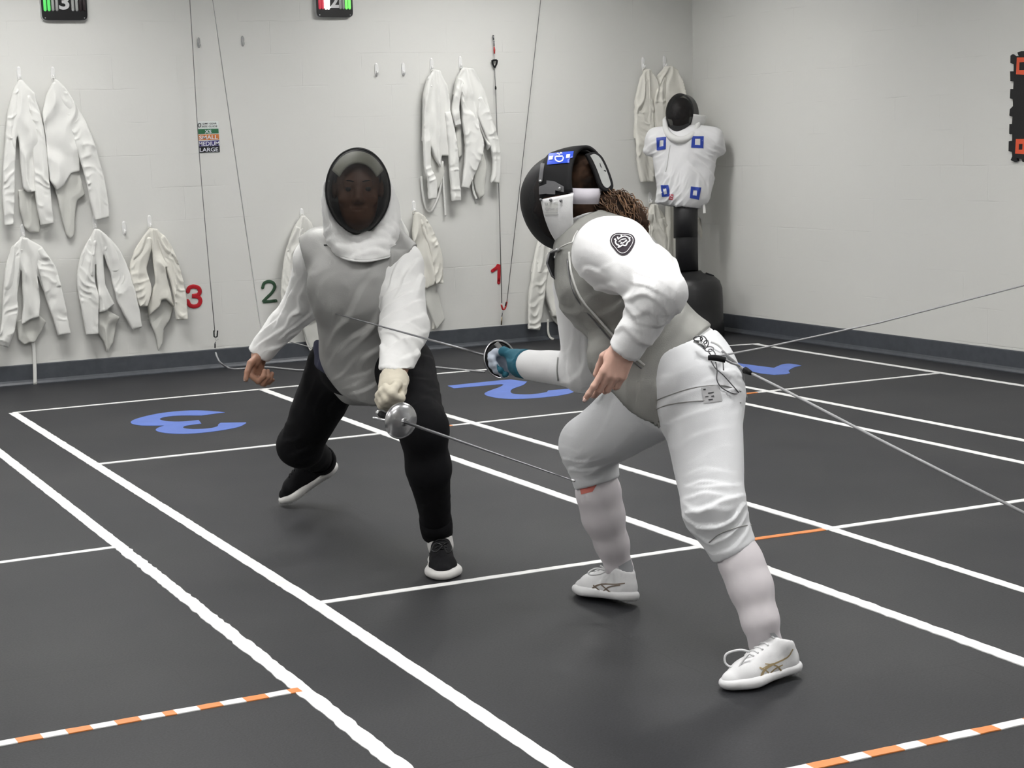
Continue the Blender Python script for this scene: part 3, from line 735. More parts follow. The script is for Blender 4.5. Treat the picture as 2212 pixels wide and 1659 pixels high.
M_BSHOE = mat('black_knit', (.0065, .0065, .008), .8, bump=.25, bscale=330, spec=.2); M_BSOLE = mat('white_rubber', (.74, .73, .71), .55)
base = on_z(800, 1150); base[2] = 0
pl = thing('person', base, 'person in grey vest, black mesh mask and black joggers lunging towards the camera', 'person')
hu = nrm(-DOWN*.97 - FWD*.16 - RIGHT*.0); hf = nrm(-FWD + RIGHT*.10 - hu*((-FWD + RIGHT*.10) @ hu)); hr = np.cross(hf, hu)   # hr: the wearer's right hand side... towards image left
hr = -hr if hr @ RIGHT > 0 else hr
hc = at(773, 408, 5.97)
tf = nrm(-FWD + .05*RIGHT)                                   # chest direction
def torso_L(F, g, vest=False):
    sq = (tf, .66)
    F.cone(J['pelvis'], J['waist'], .148, .142, .04, sq, grow=g)
    F.cone(J['waist'], J['chest'], .142, .158, .04, sq, grow=g)
    F.cone(J['chest'], at(778, 560, 6.09), .158, .125, .04, sq, grow=g)
    F.cone(at(705, 545, 6.13), at(845, 550, 6.07), .062, .062, .05, grow=g)
    F.cone(at(778, 545, 6.08), J['neck'], .085, .060, .05, grow=g)
def arm_R(F, g):
    F.cone(at(690, 553, 6.14), J['shR'], .068, .069, .03, grow=g)
    F.cone(J['shR'], J['elR'], .071, .062, .03, grow=g); F.cone(J['elR'], J['wrR'], .063, .045, .03, grow=g)
def arm_L(F, g):
    F.cone(at(840, 556, 6.06), J['shL'], .066, .068, .03, grow=g)
    F.cone(J['shL'], J['elL'], .072, .079, .03, grow=g); F.cone(J['elL'], J['wrL'], .077, .046, .03, grow=g)
def legs_L(F, g, ank=True):
    F.ball(J['pelvis'] + A(0, 0, .0), A(.175, .125, .12), .05, ax=(hr, A(0, 0, 1), tf), grow=g)
    F.cone(J['hipL'], J['fknee'], .104, .073, .06, grow=g); F.cone(J['fknee'], at(926, 1010, 5.82), .071, .066, .04, grow=g); F.cone(at(926, 1010, 5.82), J['fank'], .064, .045, .03, grow=g)
    F.cone(J['hipR'], J['bknee'], .106, .076, .06, grow=g); F.cone(J['bknee'], J['bank'], .076, .043, .04, grow=g)
# body: one continuous surface with the head and both hands
wr = J['wrR']; hd = nrm(at(548, 826, 6.34) - wr); hn = nrm(RIGHT*.80 - FWD*.35 - hd*((RIGHT*.80 - FWD*.35) @ hd)); ht = nrm(-FWD*.85 - RIGHT*.5); ht = nrm(ht - hd*(ht @ hd) - hn*(ht @ hn))
curlR = dict(i=(62, 78, 45), m=(68, 80, 45), r=(62, 70, 40), l=(46, 52, 30))
wl = J['wrL']; gd = nrm(at(856, 905, 5.50) - wl)                     # gloved hand runs towards the guard
gt = nrm(RIGHT*.55 - FWD*.2 - DOWN*.6); gt = nrm(gt - gd*(gt @ gd)); gn = np.cross(gd, gt); gn = gn if gn @ RIGHT < 0 else -gn
curlG = dict(i=(60, 70, 40), m=(68, 78, 45), r=(70, 78, 45), l=(70, 75, 40))
thG = ((.8, .45, .40), (.92, -.05, .40), (.92, -.25, .30))
hb0 = wr - .13; hb1 = wr + .13
F = Field(A(1.75, 4.95, .05), A(2.55, 6.85, 1.62), .013, fine=[(hb0 + A(0, 0, -.02), hb1 - A(0, 0, .05), .0032), (hc - .14, hc + .14, .0038)])
torso_L(F, -.014); arm_R(F, -.017); arm_L(F, -.017); legs_L(F, -.014)
F.cone(J['fank'], at(945, 1195, 6.02), .033, .028, .02); F.cone(J['bank'], J['bank'] + nrm(J['bank'] - J['bknee'])*.02, .032, .030, .02)
F.cone(J['neck'], hc - hu*.05, .056, .054, .03)
head_prims(F, hc, hr, hu, hf)
fR = hand_prims(F, wr, hd, hn, ht, 1.04, curlR, ((.75, .75, .0), (.97, .25, .0), (1, .05, .05)), k=.005)
hand_prims(F, wl, gd, gn, gt, .98, curlG, thG, grow=-.003)
V, Q = F.surface(1)
eye = [hc + hr*.031*e + hu*.006 + hf*.073 for e in (-1, 1)]
o = build('body', V, Q, SKIN_D, pl)
for e, sg_ in zip(eye, (-1, 1)):
    build('eye', *lathe([(.0122*math.sin(a), -.0122*math.cos(a)) for a in np.linspace(.05, PI - .05, 10)], e + hf*.0012 - hu*.001, hf, 14), M_EYESHADE, pl)
    bp_ = [hc + hr*sg_*x + hu*z + hf*y for x, y, z in ((.014, .0900, .0285), (.026, .0888, .0315), (.038, .0835, .0315), (.048, .0745, .0270))]
    build('eyebrow', *tube_mesh(bez(bp_, 16), np.array([.0024, .0028, .0022, .0010]), 6, flat=.7), M_HAIRD, pl)
M_NAIL = mat('nail', (.62, .45, .38), .3)
nail(fR['t'][-2], fR['t'][-1], nrm(-RIGHT*.6 - FWD*.7), 1.0, M_NAIL, o)
# short hair cap
F = Field(hc - .15, hc + .17, .006); F.ball(hc + hu*.04 - hf*.014, A(.0795, .090, .098), .0, ax=(hr, hu, hf)); F.half(hc + hu*.045 + hf*.04, nrm(hf*.9 - hu*.5), .01)
F.half(hc - hu*.03, -hu)
V, Q = F.surface(1); build('hair', V, Q, M_HAIRD, pl)
# white jacket: body and sleeves, cuffs open
F = Field(A(1.78, 4.98, .60), A(2.56, 6.55, 1.36), .0055)
torso_L(F, .0); arm_R(F, .0); arm_L(F, .0)
d = nrm(J['wrR'] - J['elR']); F.half(J['wrR'] + d*.012, nrm(d + .12*RIGHT), .0, near=(J['wrR'] + d*.06, .10)); F.cone(J['wrR'] - d*.035, J['wrR'] + d*.10, .036, .037, .0, op='s')
d = nrm(J['wrL'] - J['elL']); F.half(J['wrL'] - d*.01, d, .0, near=(J['wrL'] + d*.06, .10))
F.half(at(790, 800, 6.2), nrm(DOWN), .0)
V, Q = F.surface(2)
V = folds(V, Q, [
    fold_px(632, 675, 6.24, .12, 38, .034, .018), fold_px(590, 722, 6.3, .08, 50, .040, .013), fold_px(662, 615, 6.2, .09, 20, .045, .010), fold_px(560, 752, 6.3, .04, 60, .03, .004),
    fold_px(855, 660, 5.84, .12, 52, .050, .019), fold_px(885, 745, 5.78, .10, 66, .045, .017), fold_px(862, 800, 5.66, .07, 78, .036, .009), fold_px(885, 605, 5.95, .10, 35, .055, .014)], .006, .08)
jk = build('fencing_jacket', V, Q, M_WHITE, pl, label='white cotton jacket under the grey vest')
# conductive vest with rounded apron
F = Field(A(1.80, 5.35, .45), A(2.60, 6.40, 1.34), .006)
torso_L(F, .016)
F.cone(at(760, 780, 6.17), at(800, 795, 6.15), .085, .100, .05, (tf, .42), grow=.006)
F.cone(at(785, 800, 6.13), at(803, 836, 6.09), .100, .062, .05, (tf, .32), grow=.004)
F.cone(at(690, 548, 6.13), at(650, 566, 6.17), .068, .066, .04, grow=.014); F.cone(at(845, 552, 6.06), at(868, 562, 6.05), .066, .056, .04, grow=.014)
pR, pL = at(668, 585, 6.14), at(858, 600, 6.04)
F.half(pR, nrm(-RIGHT*.95 + DOWN*.31), .004, near=(pR - RIGHT*.11 + DOWN*.02, .16)); F.half(pL, nrm(RIGHT*.87 + DOWN*.49), .004, near=(pL + RIGHT*.11 + DOWN*.04, .16))
F.half(at(795, 880, 6.0), nrm(DOWN), .02)
F.ball(at(700, 830, 6.42), A(.15, .10, .15), .0, op='s'); F.ball(J['neck'] + hu*.035 + tf*.03, .098, .01, op='s'); F.cone(J['neck'] + hu*.03, at(842, 500, 5.98), .05, .045, .01, op='s')
V, Q = F.surface(2)
V = folds(V, Q, [fold_px(760, 680, 6.0, .13, 48, .085, .016), fold_px(790, 745, 6.0, .10, 42, .07, .014), fold_px(818, 600, 6.0, .09, 14, .055, .013), fold_px(715, 590, 6.05, .09, 140, .07, .011),
    fold_px(735, 790, 6.05, .09, 38, .06, .010), fold_px(800, 840, 6.05, .08, 75, .05, .008), fold_px(870, 530, 6.0, .07, 100, .05, .005), fold_px(700, 650, 6.1, .07, 20, .05, .010)], .006, .13)
bvL = bvh_of(V, Q)
ve = build('conductive_vest', V, Q, M_LAME, pl, label='grey metallic cloth vest with a rounded apron')
decal('shoulder_slit', bvL, [px_strip([(700, 530), (712, 530)], 3.2, 3, 6)], M_BLACKM, ve)
# piping along the apron edge and left side
# navy shirt showing at the side
F = Field(A(1.85, 5.5, .5), A(2.4, 6.6, .95), .007)
F.cone(at(716, 745, 6.24), at(724, 785, 6.25), .062, .068, .02, (tf, .9)); F.cone(at(724, 785, 6.25), at(712, 788, 6.27), .066, .050, .02)
F.half(at(700, 806, 6.2), nrm(DOWN - RIGHT*.55 + FWD*.0), .01); F.half(at(700, 735, 6.2), -nrm(DOWN))
V, Q = F.surface(2); V = folds(V, Q, [fold_px(700, 770, 6.2, .08, 20, .04, .006)], .003)
build('shirt', V, Q, M_NAVY, pl, label='navy shirt tail')
# black joggers
F = Field(A(1.78, 4.95, .08), A(2.62, 7.15, .90), .008)
legs_L(F, .004)
da = nrm(J['fank'] - at(926, 1010, 5.82)); F.half(J['fank'] - da*.055, da, .0, near=(J['fank'] + da*.045, .14)); F.cone(J['fank'] - da*.05, J['fank'] + da*.1, .040, .038, 0, op='s')
db = nrm(J['bank'] - J['bknee']); F.half(J['bank'] - db*.055, db, .0, near=(J['bank'] + db*.045, .14)); F.cone(J['bank'] - db*.05, J['bank'] + db*.1, .040, .038, 0, op='s')
V, Q = F.surface(2)
V = folds(V, Q, [fold_px(730, 850, 6.4, .14, 35, .055, .010), fold_px(650, 940, 6.6, .10, 60, .05, .009), fold_px(890, 880, 5.85, .11, 70, .055, .010), fold_px(900, 790, 6.0, .10, 60, .05, .010),
    fold_px(930, 1060, 5.85, .09, 85, .06, .007), fold_px(690, 1000, 6.9, .08, 45, .04, .007)], .004, .10)
jg = build('jogger_trousers', V, Q, M_JOG, pl, label='black jogger trousers with ribbed cuffs')
for nm, P0, P1, r0 in (('ankle_cuff', J['fank'] - da*.066, J['fank'] + da*.008, .0520), ('ankle_cuff', J['bank'] - db*.100, J['bank'] - db*.053, .0565)):
    V, Fq = tube_mesh([P0, (P0 + P1)/2, P1], [r0 + .001, r0 + .002, r0 - .001], 28, cap=False); build(nm, V, Fq, M_JOG, jg, solid=.004)
# socks
ft = on_z(957, 1256); fh = ft + nrm(A(FWD[0], FWD[1], 0)*.98 - RIGHT*.06)*.275; fh[2] = 0
for a, b, r in ((J['fank'] + A(0, 0, .05), fh + A(0, 0, .075) + (ft - fh)*.24, .043),):
    F = Field(np.minimum(a, b) - .1, np.maximum(a, b) + .1, .006); F.cone(a, b, .0425, .0385, .02); F.cone(b, fh + (ft - fh)*.5 + A(0, 0, .045), .037, .03, .03); V, Q = F.surface(2); build('sock', folds(V, Q, [], .0012, .03), Q, M_SOCK, pl)
bt = on_z(612, 1090); bt[2] = .004; bh = at(754, 1000, 7.02)
bh = bt + nrm(bh - bt)*.298
a, b = J['bank'] - db*.10, bh + (bt - bh)*.22 + nrm(-DOWN*.8 - RIGHT*.3)*.06
F = Field(np.minimum(a, b) - .1, np.maximum(a, b) + .1, .006); F.cone(a, b, .0425, .039, .02); V, Q = F.surface(2); build('sock', folds(V, Q, [], .0012, .03), Q, M_SOCK, pl)
# shoes
o, bv, P = shoe('shoe', fh, ft, A(0, 0, 1), (M_BSHOE, M_BSOLE), pl, lace_m=M_BLACKF, sole_flare=.007, label='black trainer with a thick white sole, flat on the floor',
    bow=[[at(957, 1178, 5.90), at(970, 1172, 5.88), at(976, 1188, 5.86), at(966, 1194, 5.86), at(957, 1180, 5.89)], [at(955, 1178, 5.90), at(940, 1174, 5.89), at(932, 1188, 5.87), at(942, 1192, 5.87), at(955, 1180, 5.89)]])
upb = nrm(-DOWN*.72 - RIGHT*.42 - FWD*.32)
shoe('shoe', bh, bt, upb, (M_BSHOE, M_BSOLE), pl, lace_m=M_BLACKF, sole_flare=.004, label='black trainer with its heel lifted')
# glove with gauntlet, fist round the grip
F = Field(wl - .20, wl + .22, .0045)
hand_prims(F, wl, gd, gn, gt, 1.06, curlG, thG, grow=.0022, k=.009)
ga = nrm(J['elL'] - J['wrL'])
F.cone(wl + ga*.055, wl, .050, .043, .02); F.cone(wl, wl + gd*.03, .042, .040, .02, sq=(gn, .85))
F.half(wl + ga*.052, ga, 0, near=(wl + ga*.06, .09))
V, Q = F.surface(2); V = folds(V, Q, [fold_px(845, 850, 5.6, .06, 85, .026, .006)], .0012, .03)
build('glove', V, Q, M_CREAM, pl, label='cream leather fencing glove')
# mask
mc = hc - hu*.004 + hf*.030
mk = thing('mask', mc, None, None); mk.parent = pl; mk.location = tuple(mc - base)
V, Fm = mask_mesh(mc, hr, hu, hf, w=.1045, up=.138, dn=.142, dep=.13); build('wire_mesh', V, Fm, M_WIRE, mk, label='fine black wire face')
ring = [mc + hr*a + hu*b for a, b in (rim_pt(2*PI*i/64, .1055, .139, .143) for i in range(64))]; ring.append(ring[0])
V, Fm = tube_mesh(ring, .0042, 8, cap=False); build('rim', V, Fm, M_BLACKF, mk)
V, Fm = mask_band(mc, hr, hu, hf, -PI, PI, lambda t: .105, .1055, .139, .143, out=-.002, n=64, m=8, flare=-.42); build('side_trim', V, Fm, M_BLACKF, mk, solid=.006)
M_PAD = mat('olive_pad', (.80, .81, .66), .9, bump=.2, bscale=80)
V = []; n1, n2 = 24, 10
for i in range(n1 + 1):
    for j in range(n2 + 1):
        ph = -1.02 + 2.04*i/n1; s = .50 + .40*j/n2
        a, b = rim_pt(ph, .1045, .138, .142); k = math.sin(s*PI/2)**.9; h = .13*math.cos(s*PI/2)**1.05
        lo_ = .046 + .014*math.cos(ph*1.4); k2 = max(k, 0)
        V.append(mc + hr*a*k2*.94 + hu*max(b*k2*.94, lo_ - .030*(abs(ph)/1.02)**2) + hf*(h*.90 - .004))
Fq = [(i*(n2+1)+j, i*(n2+1)+j+1, (i+1)*(n2+1)+j+1, (i+1)*(n2+1)+j) for i in range(n1) for j in range(n2)]
build('forehead_pad', V, Fq, M_PAD, mk, solid=.006, label='pale padding inside the top of the mask')
V = []; nn, mm = 72, 14                                            # bib: gathered collar hanging from the lower rim
for i in range(nn + 1):
    t = i/nn; ph = PI + (t - .5)*3.55; a, b = rim_pt(ph, .1055, .139, .143); e = abs(t - .5)*2
    top = mc + hr*a + hu*b + nrm(hr*a + hu*b)*.003 - hf*.012
    bl = J['neck'] + A(0, 0, -.032) + hr*math.sin(ph)*.113 + RIGHT*.013 + tf*(-math.cos(ph))*.150 - A(0, 0, 1)*.055*max(0, -math.cos(ph))**1.2 + A(0, 0, .06)*max(0, math.cos(ph))
    for j in range(mm + 1):
        v = j/mm; p = top*(1 - v) + bl*v; o_ = nrm(hr*math.sin(ph) + tf*(-math.cos(ph)))
        V.append(p + o_*(0.016*math.sin(PI*v)**.8 + .004*math.sin(9*v + 5*t)*math.sin(PI*v)))
Fq = np.array([(i*(mm+1)+j, i*(mm+1)+j+1, (i+1)*(mm+1)+j+1, (i+1)*(mm+1)+j) for i in range(nn) for j in range(mm)])
V = folds(np.array(V), Fq, [fold_px(770, 520, 5.95, .17, 78, .036, .014), fold_px(728, 490, 5.95, .08, 50, .034, .011), fold_px(835, 500, 5.95, .09, 125, .032, .010)], .004, .05)
bib = build('bib', V, Fq, M_WHITE, mk, solid=.007, label='white quilted bib')
edge = V.reshape(nn+1, mm+1, 3)[:, -1]; Vt, Ft = tube_mesh(edge, .0045, 8); build('piping', Vt, Ft, M_WHITE, mk)
for x, y in ((709, 391), (704, 404)):
    V_, F_ = lathe([(.004, 0), (.0045, .002), (.002, .003)], at(x, y, 5.93), -FWD, 10); build('snap', V_, F_, M_METAL, mk)
# foil in the gloved hand
gc = at(866, 909, 5.475); tip = at(1192, 1022, 4.83); ax = nrm(tip - gc)
fo = thing('foil', gc, 'fencing foil held low by the fencer in black joggers', 'foil')
bell_guard('guard', gc, -ax, .056, .022, M_METAL, M_BLACKM, fo)
tubes('blade', [gc + ax*s for s in (0.01, .2, .4, .6, .8, .885)], np.array([.0052, .0046, .0036, .0028, .0022, .0018]), M_DARKMETAL, fo, smooth=False)
V_, F_ = lathe([(.0018, 0), (.0034, .002), (.0034, .014), (.0026, .016)], gc + ax*.885, ax, 10); build('tip', V_, F_, M_METAL, fo)
tubes('grip', [gc - ax*.01, gc - ax*.05 - DOWN*.004, gc - ax*.10 + DOWN*.004, gc - ax*.125], np.array([.009, .012, .012, .010]), M_BLACKM, fo, smooth=False)
V_, F_ = lathe([(.004, 0), (.009, .003), (.010, .014), (.006, .022)], gc - ax*.125, -ax, 14); build('pommel', V_, F_, M_METAL, fo)
sk = [at(805, 903, 5.50), at(818, 905, 5.50), at(842, 910, 5.48)]; tubes('socket', sk, .0045, M_METAL, fo, smooth=False)
# ------------------------------------------------------------------ the fencer seen from behind her left side (white breeches, black mask)
K = {k: at(*v) for k, v in dict(pelvis=(1488, 805, 4.98), hipL=(1510, 850, 4.88), hipR=(1432, 850, 5.06), kneeL=(1543, 1100, 4.72), ankL=(1654, 1392, 4.71),
    kneeR=(1272, 962, 5.36), ankR=(1338, 1232, 5.49), waist=(1392, 695, 4.97), chest=(1322, 605, 4.94), neck=(1268, 505, 4.99),
    shL=(1332, 548, 4.78), elL=(1428, 632, 4.58), wrL=(1352, 752, 4.66), shR=(1245, 620, 5.10), elR=(1262, 802, 5.13), wrR=(1128, 786, 5.29)).items()}
SKIN_L = mat('skin_light', (.64, .40, .32), .5, sss=.1, noise=.08, nscale=30)
M_BREECH = mat('white_stretch_cloth', (.79, .80, .82), .8, bump=.1, bscale=420, sheen=.1, wrinkle=.10, wscale=6)
M_WSOCK = mat('pinkish_white_sock', (.73, .69, .715), .85, bump=.05, bscale=300)
M_WJKT = mat('bright_white_cotton', (.84, .84, .845), .85, bump=.1, bscale=420, sheen=.1, wrinkle=.18)
M_WSHOE = mat('white_knit', (.78, .78, .79), .7, bump=.05, bscale=330); M_WSOLE = mat('bright_rubber', (.78, .78, .79), .45)
M_TEAL = mat('teal_cloth', (.012, .115, .17), .75, bump=.12, bscale=250); M_LBLUE = mat('pale_blue_leather', (.42, .47, .55), .6)
M_HAIR = mat('brown_hair', (.022, .011, .006), .85, noise=.8, nscale=24, spec=.15); M_CURL = mat('curl_brown', (.115, .058, .027), .5, noise=.85, nscale=18)
M_GOLD = mat('gold_print', (.52, .40, .22), .4, metal=.4)
rbase = on_z(1480, 1330); rbase[2] = 0
pr = thing('person', rbase, 'person in white fencing clothes and a black mask, leaning forward with an outstretched foil', 'person')
rf = nrm(-RIGHT*.80 + FWD*.52 + DOWN*.10); ru = nrm(-DOWN*.98 - RIGHT*.12); ru = nrm(ru - rf*(ru @ rf)); rr = np.cross(rf, ru)      # rr: her right
rc = at(1222, 432, 5.02)
bx = nrm(K['neck'] - K['pelvis']); bl_ = nrm(-FWD - .0*RIGHT); bl_ = nrm(bl_ - bx*(bl_ @ bx)); bfw = nrm(np.cross(bl_, bx)); bfw = bfw if bfw @ RIGHT < 0 else -bfw
def torso_R(F, g):
    F.ball(at(1484, 822, 4.98), A(.138, .138, .145), .05, grow=g)
    F.cone(at(1462, 785, 4.98), at(1380, 698, 4.97), .128, .114, .05, grow=g); F.cone(at(1380, 698, 4.97), K['chest'], .114, .142, .05, grow=g)
    F.cone(K['chest'], at(1290, 545, 4.97), .142, .105, .05, grow=g)
    F.cone(at(1322, 540, 4.86), at(1258, 575, 5.06), .080, .075, .06, grow=g)
    F.cone(at(1285, 535, 4.97), K['neck'], .085, .058, .05, grow=g)
def armL_R(F, g):
    F.cone(at(1312, 545, 4.82), K['shL'], .092, .092, .04, grow=g)
    F.cone(K['shL'], at(1400, 598, 4.65), .092, .078, .03, grow=g); F.cone(at(1400, 598, 4.65), K['elL'], .078, .064, .03, grow=g); F.cone(K['elL'], K['wrL'], .062, .0455, .03, grow=g)
def armR_R(F, g):
    F.cone(K['shR'], K['elR'], .068, .056, .03, grow=g); F.cone(K['elR'], K['wrR'], .056, .043, .03, grow=g)
def legs_R(F, g, full=True):
    F.ball(at(1506, 855, 4.90), A(.116, .118, .13), .05, grow=g)
    F.cone(K['hipL'], K['kneeL'], .112, .078, .05, grow=g); F.cone(K['kneeL'], at(1598, 1215, 4.70), .074, .056, .03, grow=g)
    F.cone(K['hipR'], K['kneeR'], .118, .084, .06, grow=g); F.cone(K['kneeR'], at(1293, 1060, 5.40), .080, .064, .03, grow=g)
    if not full: return
    F.cone(at(1598, 1215, 4.70), at(1622, 1265, 4.69), .054, .053, .03, grow=g); F.cone(at(1622, 1265, 4.69), K['ankL'], .053, .037, .03, grow=g)
    F.cone(at(1290, 1050, 5.40), at(1302, 1110, 5.43), .064, .060, .03, grow=g); F.cone(at(1302, 1110, 5.43), K['ankR'], .060, .037, .03, grow=g)
# hands
wl = K['wrL']; hd = nrm(at(1322, 812, 4.66) - wl); hn = nrm(FWD*.93 - RIGHT*.15); hn = nrm(hn - hd*(hn @ hd)); ht = nrm(-RIGHT - .2*FWD); ht = nrm(ht - hd*(ht @ hd) - hn*(ht @ hn))
curlL = dict(i=(6, 14, 10), m=(24, 34, 22), r=(34, 44, 28), l=(36, 42, 26))
wg = K['wrR']; gd = nrm(at(1094, 783, 5.385) - wg); gn = nrm(-RIGHT*.9 - FWD*.25 + DOWN*.25); gn = nrm(gn - gd*(gn @ gd)); gt = nrm(-DOWN*.8 + RIGHT*0 - FWD*.2); gt = nrm(gt - gd*(gt @ gd) - gn*(gt @ gn))
curlF = dict(i=(55, 70, 45), m=(62, 78, 45), r=(66, 80, 45), l=(68, 80, 40))
F = Field(A(1.85, 3.35, .05), A(2.95, 5.05, 1.56), .013, fine=[(wl + A(-.10, -.10, -.22), wl + A(.09, .09, -.02), .0032)])
torso_R(F, -.014); armL_R(F, -.018); armR_R(F, -.016); legs_R(F, -.016)
F.cone(K['neck'], rc - ru*.05, .052, .052, .03); head_prims(F, rc + rf*.0 + ru*.01, rr, ru, rf, .96)
F.cone(K['ankL'], at(1664, 1424, 4.72), .030, .026, .02); F.cone(K['ankR'], at(1340, 1268, 5.49), .032, .028, .02)
fl = hand_prims(F, wl, hd, hn, ht, .98, curlL, ((.55, .25, .85), (.85, -.15, .55), (.95, -.1, .3)), k=.005)
hand_prims(F, wg, gd, gn, gt, .9, curlF, thG, grow=-.003)
V, Q = F.surface(1); o = build('body', V, Q, SKIN_L, pr)
M_NAILL = mat('pale_nail', (.75, .52, .47), .25)
for kx in 'imr': nail(fl[kx][-2], fl[kx][-1], -hn, .95, M_NAILL, o)
# white jacket
F = Field(A(1.90, 3.45, .60), A(2.80, 4.85, 1.42), .0055)
torso_R(F, 0); armL_R(F, 0); armR_R(F, 0)
d = nrm(K['wrL'] - K['elL']); F.half(K['wrL'] + d*.012, nrm(d - .1*RIGHT), 0, near=(K['wrL'] + d*.06, .10)); F.cone(K['wrL'] - d*.03, K['wrL'] + d*.1, .0365, .0375, 0, op='s')
d2 = nrm(K['wrR'] - K['elR']); F.half(K['wrR'] + d2*.0, d2, 0, near=(K['wrR'] + d2*.06, .10))
F.half(at(1480, 800, 4.9), nrm(DOWN*.8 + RIGHT*.5))
V, Q = F.surface(2)
V = folds(V, Q, [fold_px(1395, 640, 4.6, .09, -20, .045, .016), fold_px(1350, 620, 4.7, .07, 60, .05, .010), fold_px(1435, 590, 4.6, .09, 20, .042, .013), fold_px(1375, 715, 4.6, .08, -62, .042, .012), fold_px(1405, 660, 4.55, .07, -50, .036, .009),
    fold_px(1300, 590, 4.75, .06, 80, .05, .008), fold_px(1260, 790, 5.08, .10, 20, .05, .010), fold_px(1225, 800, 5.1, .06, 0, .04, .006)], .003)
bvJ = bvh_of(V, Q); jk = build('fencing_jacket', V, Q, M_WJKT, pr, label='bright white jacket with long sleeves')
V, F_ = decal_grid(bvJ, px_strip([(1206, 772), (1204, 800), (1206, 822)], 2.2, 3, 8))
if F_: build('elbow_seam', V, F_, M_LAME, jk, solid=.001)
# conductive vest
def vest_R(F):
    torso_R(F, .010)
    F.half(at(1410, 806, 4.84), nrm(DOWN*.80 + RIGHT*.62), .008)
F = Field(A(1.90, 3.60, .48), A(2.85, 4.75, 1.42), .0075)
vest_R(F)
F.cone(at(1345, 770, 4.88), at(1392, 850, 4.855), .100, .055, .04, (FWD, .40)); F.cone(at(1392, 850, 4.855), at(1422, 918, 4.85), .055, .012, .03, (FWD, .32))
F.cone(at(1335, 552, 4.74), at(1420, 620, 4.60), .098, .09, .01, op='s')
F.ball(K['neck'] + bx*.035, .078, .012, op='s')
V, Q = F.surface(2)
V = folds(V, Q, [fold_px(1350, 660, 4.8, .12, 60, .055, .010), fold_px(1245, 680, 4.9, .10, 40, .07, .008), fold_px(1450, 690, 4.8, .10, 30, .06, .008), fold_px(1395, 840, 4.8, .10, 15, .05, .007), fold_px(1235, 600, 4.9, .08, 20, .05, .006)], .004, .12)
bvV = bvh_of(V, Q); ve = build('conductive_vest', V, Q, M_LAME2, pr, label='grey metallic cloth vest ending in a point')
M_ZIP = mat('vest_piping', (.58, .58, .56), .6)
zp = [cast(bvV, x, y, .003) for x, y in ((1231, 545), (1236, 590), (1254, 640), (1290, 684), (1330, 730), (1362, 762), (1392, 790))]
tubes('zip_flap', [p for p in zp if p is not None], .0034, M_ZIP, ve, n=8)
zp = [cast(bvV, x, y, .001) for x, y in ((1226, 560), (1231, 600), (1246, 644), (1282, 690), (1322, 737), (1358, 772), (1386, 796))]
tubes('zip_seam', [p for p in zp if p is not None], .0022, M_DARKMETAL, ve, n=6)
# breeches to below the knee, gathered cuffs
F = Field(A(1.95, 3.40, .28), A(2.95, 4.95, 1.02), .006)
legs_R(F, .004, False); torso_R(F, .004)
n1 = nrm(RIGHT*.48 + DOWN*.88); p1 = at(1595, 1188, 4.70); F.half(p1, n1, 0, near=(p1 + n1*.10, .14))
n3 = nrm(RIGHT*.29 + DOWN*.957); p3 = at(1288, 1045, 5.40); F.half(p3, n3, 0, near=(p3 + n3*.10, .14))
F.half(at(1470, 742, 4.95), nrm(-DOWN*.9 - RIGHT*.35), 0)
V, Q = F.surface(2)
V = folds(V, Q, [fold_px(1540, 1118, 4.65, .09, 76, .034, .016), fold_px(1525, 1080, 4.68, .08, 84, .038, .011), fold_px(1572, 1145, 4.65, .05, 65, .03, .007), fold_px(1250, 1000, 5.3, .07, 62, .038, .014), fold_px(1290, 990, 5.3, .07, 70, .04, .010),
    fold_px(1490, 870, 4.75, .12, 78, .06, .007), fold_px(1330, 900, 5.1, .12, 50, .08, .004), fold_px(1560, 830, 4.8, .08, 75, .05, .006)], .0025, .12)
bvB = bvh_of(V, Q); br = build('breeches', V, Q, M_BREECH, pr, label='greyish white knee breeches')
for pts in (((1412, 868), (1440, 856), (1500, 838), (1560, 833), (1600, 846)), ((1418, 884), (1450, 873), (1520, 866), (1600, 870)), ((1532, 1172), (1556, 1152), (1596, 1138), (1622, 1134))):
    q = [cast(bvB, x, y, .0012) for x, y in pts]; q = [p for p in q if p is not None]
    if len(q) > 2: tubes('seam', q, .0016, M_LAME, br, n=6)
M_LABELG = mat('label_grey', (.50, .50, .51), .7); M_INK = mat('ink', (.03, .03, .035), .6)
lb = decal('care_label', bvB, [px_quad([(1514, 838), (1553, 832), (1560, 866), (1520, 872)], 5, 5)], M_LABELG, br, .002)
if lb:
    decal('label_print', bvB, [px_strip(p, 2.2, 2, 5) for p in (((1519, 842), (1524, 841)), ((1529, 850), (1541, 848)), ((1523, 858), (1530, 857)), ((1536, 857), (1542, 856)), ((1530, 864), (1539, 863)))], M_INK, br, .0032)
for P0, P1, r0 in ((at(1572, 1152, 4.70), at(1591, 1178, 4.70), .064), (at(1277, 1018, 5.39), at(1284, 1038, 5.395), .0665)):
    pass
